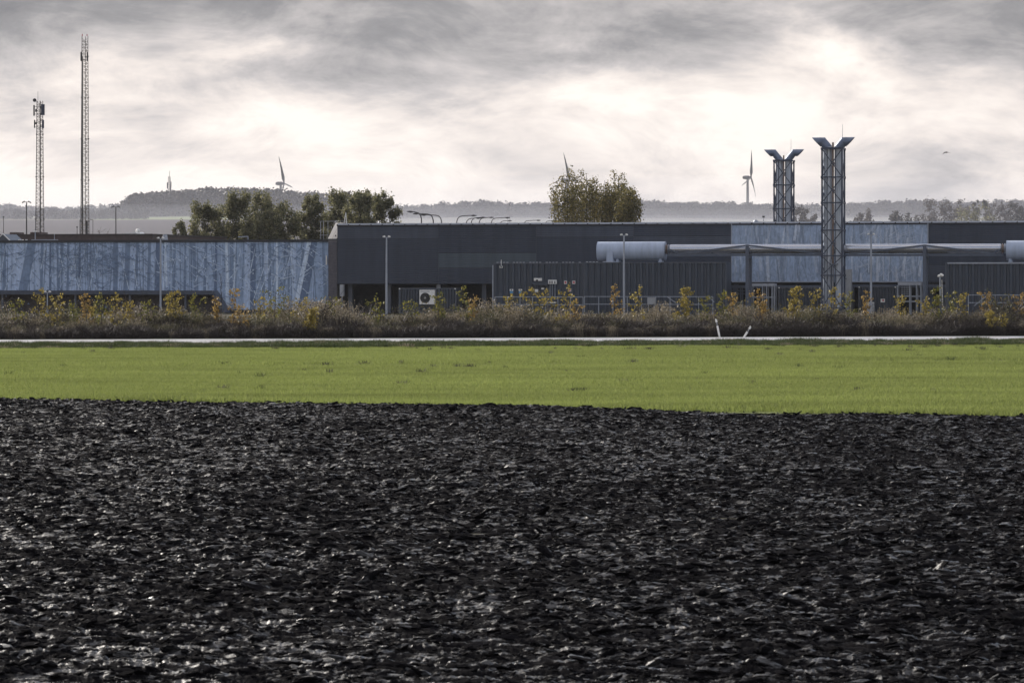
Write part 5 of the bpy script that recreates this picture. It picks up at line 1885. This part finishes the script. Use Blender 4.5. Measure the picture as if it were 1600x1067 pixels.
# ------------------------------------------------------------------ roadside: marker posts, camera pole, bird
def marker_post(foot, tip, label):
    (xf, yf, df), (xt, yt) = foot, tip
    p = pw(xf, yf, df)
    p.z = float(gz(p.x, df)) - .02
    q = pw(xt, yt, df); q.y -= .1
    t = thing('marker_post', label, 'marker post', tuple(p), False, 'leaning road marker posts')
    d = (q - p); n = d.normalized(); u = n.cross(Vector((0, 1, 0))).normalized()
    L = d.length

    def at(s, off=0): return p + n * (s * L) + u * off

    def seg(s0, s1, w, th, slant=0.0):
        mb = MB(); yv = Vector((0, 1, 0))
        c = []
        for s, sl in ((s0, 0), (s1, slant)):
            for a, bq in ((-w, -th), (w, -th), (w, th), (-w, th)):
                c.append(at(s) + u * a + yv * bq + n * (sl * a / w))
        return mb.add(c, [(0, 3, 2, 1), (4, 5, 6, 7), (0, 1, 5, 4), (1, 2, 6, 5), (2, 3, 7, 6), (3, 0, 4, 7)])
    seg(0, 1.0, .058, .03, .03).build('post', mt['white_paint'], t)
    seg(.64, .82, .0595, .0315, .0).build('black_band', mt['dark_plastic'], t)
    seg(.68, .79, .032, .034, .0).build('reflector', mt['grey_paint'], t)


marker_post((1124.5, 525.5, 205.4), (1118.5, 498.5), 'white road marker post leaning left on the far side of the road')
marker_post((1158.5, 530.5, 200.2), (1173.0, 510), 'white road marker post leaning far right at the near road edge')


def camera_pole():
    d = 214.5
    foot = pw(1471, 525, d); x = foot.x; z0 = -.1
    zt = pw(1468, 428, d).z
    t = thing('camera_pole', 'grey roadside pole with white cameras and a narrow white-flecked strip', 'camera pole', (x, d, z0), False)
    MB().tube([(x, d, z0), (x - .03, d, 1.1), (x - .06, d, 2.0)], [.075, .065, .06], 10).build('pole', mt['bridge_steel'], t)
    MB().tube([(x - .06, d, 1.9), (x - .10, d, zt - .1)], [.045, .04], 8).build('upper_pole', mt['galvanised'], t)
    # strip: a narrow board seen edge on, carrying pale flecks
    MB().prism([(x + .0, 1.85), (x + .1, 1.80), (x + .07, zt - .35), (x - .04, zt - .35)], d - .05, d + .02).build('strip_board', mt['dark_plastic'], t)
    rg = random.Random(3)
    zz_ = 1.86
    while zz_ < zt - .42:
        f = (zz_ - 1.8) / (zt - 2.2)
        w = .045 + .03 * (1 - f)
        h = rg.uniform(.035, .08)
        xx = x + .055 - .035 * f
        MB().box(xx - w / 2, xx + w / 2, d - .065, d - .052, zz_, zz_ + h).build('fleck', mt['white_paint'], t)
        zz_ += h + rg.uniform(.015, .035)
    for dx, dz, w in ((-.15, -.12, .16), (-.03, -.04, .13), (.06, -.10, .10)):
        MB().tube([(x + dx - w * .5, d - .12, zt + dz - .02), (x + dx, d - .05, zt + dz), (x + dx + w * .5, d + .02, zt + dz + .02)], [.065, .075, .05], 10).build('camera_head', mt['white_paint'], t)
    MB().bar((x - .18, d, zt - .17), (x + .09, d, zt - .14), .035).build('bracket', mt['galvanised'], t)
    for z in (2.0, 2.55, 3.1):
        MB().bar((x - .12, d - .03, z), (x + .10, d - .03, z), .03).build('clamp', mt['galvanised'], t)
    MB().bar((x - .35, d, 1.42), (x - .02, d, 1.38), .03).build('side_rod', mt['galvanised'], t)


camera_pole()


def bird():
    d = 230
    p = pw(1478.8, 238.3, d)
    n = 12
    rings = []
    for y, r in ((-.17, .005), (-.13, .03), (-.06, .055), (.03, .06), (.12, .04), (.2, .03), (.26, .004)):
        rings.append([(r * 1.0 * math.cos(2 * math.pi * j / n), y, r * .85 * math.sin(2 * math.pi * j / n)) for j in range(n)])
    mb = MB()
    for i in range(len(rings) - 1):
        mb.add(rings[i] + rings[i + 1], [(j, (j + 1) % n, n + (j + 1) % n, n + j) for j in range(n)], True)
    for s in (-1, 1):                       # drooping wings, the left one lower
        k = 1.0 if s < 0 else .35
        pts = [(s * .03, -.08, .03), (s * .14, -.10, .02 - .02 * k), (s * .29, .0, -.03 - .10 * k), (s * .16, .06, -.01 - .03 * k), (s * .03, .07, .02)]
        mb.add(pts + [(a, b_, c - .012) for a, b_, c in pts], [(0, 1, 2, 3, 4), (9, 8, 7, 6, 5), (0, 5, 6, 1), (1, 6, 7, 2), (2, 7, 8, 3), (3, 8, 9, 4), (4, 9, 5, 0)])
    o = top('bird', mb.mesh('bird', mt['bird']), None, 'small dark bird in flight against the pale clouds at right', 'bird')
    o.location = p
    o.rotation_euler = (0, 0, R(-25))


bird()


# ------------------------------------------------------------------ shrubs behind the road
def build_brush():
    rg = np.random.default_rng(41)
    vs_ = []
    # 0-4 dark bramble / thorn tangles
    for q in range(5):
        n = 260
        P0 = np.stack([rg.normal(0, .30, n), rg.normal(0, .3, n), rg.uniform(0, .9, n) ** 1.2], -1)
        dr = np.stack([rg.normal(0, .35, n), rg.normal(0, .35, n), rg.uniform(.05, .75, n)], -1)
        a = twigs(P0, P0 + dr * rg.uniform(.5, 1.1, (n, 1)), rg.uniform(.012, .03, n), rg)
        C = np.stack([rg.normal(0, .36, 150), rg.normal(0, .3, 150), rg.uniform(.05, 1.15, 150)], -1)
        b = cards(C, .075, rg)
        V, Fc = joinVF([a, b])
        vs_.append(variant('brush_a', np_mesh('brush_a', V, Fc, mt['twig_dark'])))
    # 5-8 pale straw stalks with fuzzy heads
    for q in range(4):
        n = 46
        P0 = np.stack([rg.normal(0, .25, n), rg.normal(0, .25, n), np.zeros(n)], -1)
        P1 = P0 + np.stack([rg.normal(0, .14, n), rg.normal(0, .14, n), rg.uniform(.75, 1.35, n)], -1)
        a = twigs(P0, P1, .02, rg)
        hd = []
        for i in range(n):
            hd.append(P1[i] + rg.normal(0, 1, (7, 3)) * np.array([.05, .05, .10]) - np.array([0, 0, .06]))
        b = cards(np.concatenate(hd), .065, rg)
        V, Fc = joinVF([a, b])
        vs_.append(variant('brush_b', np_mesh('brush_b', V, Fc, mt['straw'])))
    # 9-11 olive leafy scrub
    for q in range(3):
        n = 90
        P0 = np.stack([rg.normal(0, .2, n), rg.normal(0, .2, n), rg.uniform(0, .5, n)], -1)
        P1 = P0 + np.stack([rg.normal(0, .25, n), rg.normal(0, .25, n), rg.uniform(.3, .9, n)], -1)
        a = twigs(P0, P1, .018, rg)
        C = P1[rg.integers(0, n, 300)] * 1.0 + rg.normal(0, .11, (300, 3))
        b = cards(C, .085, rg)
        V, Fc = joinVF([a, b])
        vs_.append(variant('brush_c', np_mesh('brush_c', V, Fc, mt['leaf_brush'])))
    P, S, I = [], [], []

    def strip_of(n, r0, r1, kinds, s0, s1, zamp):
        X = rg.uniform(-52, 52, n); r = rg.uniform(r0, r1, n); Y = road_y(X) + r
        cl = fbm2(X, Y, 51, 3, .35)
        s = rg.uniform(s0, s1, n) * (1 + zamp * cl)
        P.append(np.stack([X, Y, gz(X, Y) - .02], -1)); S.append(np.stack([s * 1.15, s * 1.15, s], -1)); I.append(rg.choice(kinds, n))
    # front edge low and brown, higher towards the back
    strip_of(1500, 8.6, 10.5, [0, 1, 2, 3, 4, 0, 1, 5], .35, .65, .5)
    strip_of(2600, 10, 14, [0, 1, 2, 3, 4, 0, 1, 2, 5, 9, 10, 11], .45, .86, .75)
    strip_of(1900, 13, 18, [0, 1, 2, 3, 4, 9, 10, 11, 5, 6, 7], .58, .9, .6)
    strip_of(1500, 16, 22, [5, 6, 7, 8, 9, 10, 11, 5, 6, 7, 8, 1], .58, .9, .55)
    strip_of(420, 11, 20, [0, 2, 4, 9, 10, 5, 6, 7, 8, 6], .8, 1.3, .7)
    P, S, I = np.concatenate(P), np.concatenate(S), np.concatenate(I)
    n = len(P)
    scatter('roadside_brush', P, np.stack([rg.normal(0, .08, n), rg.normal(0, .08, n), rg.uniform(0, 6.28, n)], -1), S, I, vs_)

    # saplings: column, top row, width px, leaf colour, what sets it apart
    SP = [(24, 466, 26, 'g', 'olive leafy sapling at the left picture edge'),
          (66, 452, 22, 'y', 'tall yellow sapling just left of the short lamp post'),
          (90, 461, 26, 'y', 'yellow sapling just right of the short lamp post'),
          (113, 476, 20, 'g', 'olive low sapling between the short lamp post and the twin yellow saplings'),
          (131, 456, 22, 'o', 'yellow-orange sapling under the forest mural, left of the twin olive saplings'),
          (141, 478, 18, 'y', 'low bright yellow sapling below the orange-yellow one under the mural'),
          (157, 460, 24, 'g', 'olive-yellow sapling under the middle of the canopy'),
          (183, 458, 24, 'y', 'loose yellow sapling under the canopy fascia left of the light pole'),
          (201, 470, 22, 'y', 'yellow sapling bending right, left of the light pole before the mural'),
          (232, 470, 20, 'g', 'dull olive sapling immediately left of the light pole before the mural'),
          (269, 456, 24, 'Y', 'dense bright yellow sapling immediately right of the light pole before the mural'),
          (303, 461, 26, 'g', 'sparse green sapling in front of the canopy right of the light pole'),
          (336, 463, 12, 'o', 'small russet sapling at the sloping end of the canopy'),
          (366, 451, 22, 'o', 'orange-yellow sapling standing before the mural right of the canopy end'),
          (374, 480, 24, 'o', 'low spreading orange sapling right of the canopy end'),
          (405, 464, 18, 'y', 'thin yellow sapling left of the broad green-yellow one before the mural'),
          (431, 450, 40, 'g', 'broad green-yellow sapling before the right half of the mural'),
          (474, 466, 22, 'y', 'yellow sapling before the leaning printed trunk of the mural'),
          (487, 485, 14, 'Y', 'low bright yellow sapling left of the brick pier'),
          (519, 461, 28, 'g', 'green sapling in front of the brick pier'),
          (586, 466, 28, 'g', 'dull green sapling just left of the light pole at the dark hall'),
          (641, 468, 26, 'g', 'sparse greenish sapling covering the left end of the small container'),
          (686, 455, 18, 'G', 'upright dark green sapling beside the air conditioner'),
          (722, 447, 24, 'g', 'tall yellow-green sapling right of the small container'),
          (739, 464, 18, 'o', 'orange sapling between the small container and the tall containers'),
          (797, 462, 16, 'y', 'narrow yellow sapling below the blue labels'),
          (829, 446, 30, 'y', 'tall yellow sapling right of the blue labels'),
          (853, 452, 34, 'y', 'broad yellow sapling in front of the white lamp boxes on the container'),
          (886, 446, 20, 'y', 'yellow sapling below the red and white signs'),
          (902, 470, 18, 'o', 'small orange sapling right of the red and white signs'),
          (961, 443, 24, 'o', 'tall golden sapling immediately left of the light pole before the silver tank'),
          (998, 448, 22, 'y', 'yellow sapling right of the light pole before the silver tank'),
          (1071, 447, 22, 'Y', 'tall slim yellow sapling at the right part of the long container'),
          (1100, 459, 20, 'g', 'yellow-green sapling in front of the right end of the long container'),
          (1126, 455, 20, 'g', 'greenish sapling at the right end of the long container'),
          (1142, 457, 12, 'o', 'small russet sapling in front of the dark pipe rack'),
          (1183, 449, 22, 'o', 'orange-yellow sapling in front of the left shelter'),
          (1196, 470, 16, 'o', 'low orange sapling at the right foot of the left shelter'),
          (1245, 446, 28, 'Y', 'tall yellow sapling in front of the low container left of the front chimney'),
          (1272, 449, 22, 'y', 'yellow sapling immediately left of the front chimney foot'),
          (1303, 447, 24, 'y', 'yellow sapling growing inside the view of the front chimney foot'),
          (1327, 458, 22, 'g', 'green sapling right of the front chimney foot'),
          (1354, 455, 12, 'o', 'thin orange sapling beside the right light pole'),
          (1405, 461, 20, 'y', 'yellow sapling in front of the right shelter'),
          (1443, 466, 18, 'y', 'small yellow sapling at the foot of the right bridge post'),
          (1459, 448, 24, 'G', 'dense green sapling left of the camera pole'),
          (1488, 456, 22, 'g', 'dull green sapling right of the camera pole'),
          (1507, 455, 22, 'y', 'yellowish sapling second right of the camera pole'),
          (1547, 488, 36, 'Y', 'low wide yellow bush between the camera pole and the right picture edge'),
          (1545, 453, 20, 'o', 'rusty sapling in front of the right stair rail'),
          (1594, 455, 20, 'o', 'orange sapling at the right picture edge')]
    lm = {'g': 'leaf_green', 'y': 'leaf_yellow', 'Y': 'leaf_yellow', 'o': 'leaf_orange', 'G': 'leaf_green'}
    for i, (x, yt, w, c, lab) in enumerate(SP):
        r_ = np.random.default_rng(500 + i)
        X0 = (x - 800) / F * 210
        d = float(road_y(X0)) + (13.5 if yt < 480 else 9.5) + r_.uniform(-1.2, 1.8)
        p = pw(x, yt, d); z0 = float(gz(p.x, d)) - .03
        H = p.z - z0; Wd = w * d / F
        t = thing('sapling', lab, 'sapling', (p.x, d, z0), False, 'young trees in the roadside brush')
        wood = MB()
        lean = r_.normal(0, .10) * H
        base = Vector((-lean, 0, 0))
        tipv = Vector((0, 0, H * .98))
        wood.tube([base, base.lerp(tipv, .5) + Vector((r_.normal(0, .06), 0, 0)), tipv], [.035, .022, .006], 6)
        C = []
        nb = 11 if c != 'Y' else 17
        for b in range(nb):
            u = .28 + .70 * b / nb
            st = base.lerp(tipv, u)
            an = b * 2.4 + r_.uniform(-.5, .5)
            rr = Wd * .78 * (1.0 - .55 * abs(u - .55)) * r_.choice([.25, .5, .75, 1.0, 1.0]) * r_.uniform(.7, 1.0)
            e = st + Vector((math.cos(an) * rr, math.sin(an) * rr, r_.uniform(.05, .30)))
            wood.tube([st, st.lerp(e, .5) + Vector((0, 0, .04)), e], [.012, .009, .004], 4, cap=False)
            m = {'g': 18, 'y': 21, 'Y': 34, 'o': 20, 'G': 32}[c]
            f = (1.08 - .85 * r_.uniform(0, 1, m) ** 1.6)[:, None]
            C.append(np.array(st) + (np.array(e) - np.array(st)) * f + r_.normal(0, 1, (m, 3)) * .085)
        C = np.concatenate(C)
        V, Fc = cards(C, .135, r_, .75)
        inst('stem', wood.mesh('stem', mt['twig']), t, (0, 0, 0))
        inst('foliage', np_mesh('foliage', V, Fc, mt[lm[c]]), t, (0, 0, 0))
    # one bare sapling
    d = 222
    p = pw(345, 428, d)
    t = thing('sapling', 'thin almost leafless dark sapling before the mural at the canopy end', 'sapling', (p.x, d, 0), False, 'young trees in the roadside brush')
    wood = MB(); r_ = np.random.default_rng(77)
    wood.tube([(0, 0, 0), (.04, 0, 1.8), (0, 0, p.z)], [.04, .028, .007], 6)
    for b in range(26):
        u = .35 + .62 * b / 26; st = Vector((0.02, 0, p.z * u)); an = b * 2.4
        e = st + Vector((math.cos(an) * .34 * (1.2 - u), math.sin(an) * .3, r_.uniform(.12, .35)))
        wood.tube([st, e], [.011, .003], 4, cap=False)
    inst('stem', wood.mesh('stem', mt['bark']), t, (0, 0, 0))


build_brush()


# ------------------------------------------------------------------ air: haze over everything and mist lying below the ridge
def volume_mat(name, dens, col=(0.88, 0.90, 1.0), aniso=0.35):
    m = bpy.data.materials.new(name); m.use_nodes = True
    nd, lk = m.node_tree.nodes, m.node_tree.links
    nd.remove(nd['Principled BSDF'])
    v = nd.new('ShaderNodeVolumePrincipled')
    v.inputs['Color'].default_value = (*col, 1)
    v.inputs['Density'].default_value = dens
    v.inputs['Anisotropy'].default_value = aniso
    lk.new(v.outputs[0], nd['Material Output'].inputs['Volume'])
    return m


def ellipsoid(name, c, r, m):
    bm = bmesh.new()
    bmesh.ops.create_icosphere(bm, subdivisions=4, radius=1.0)
    for v in bm.verts:
        v.co = Vector((v.co.x * r[0], v.co.y * r[1], v.co.z * r[2]))
    me = bpy.data.meshes.new(name); bm.to_mesh(me); bm.free()
    me.polygons.foreach_set('use_smooth', [True] * len(me.polygons))
    me.materials.append(m)
    o = top(name, me, 'stuff'); o.location = c
    return o


MB().box(-2600, 2600, -60, 6700, -2.5, 240).build('haze', volume_mat('haze_air', 0.000045, aniso=0.2), kind='stuff')
for c, r, dn in (((200, 2280, 8), (1700, 560, 24), 0.0005), ((200, 2350, 8), (1800, 520, 40), 0.0004), ((150, 2450, 8), (1900, 420, 58), 0.00015),
                 ((-260, 1440, 0), (1000, 300, 36), 0.0004), ((0, 1150, 0), (900, 520, 36), 0.00032)):
    ellipsoid('mist', c, r, volume_mat('mist_air', dn, aniso=0.2))
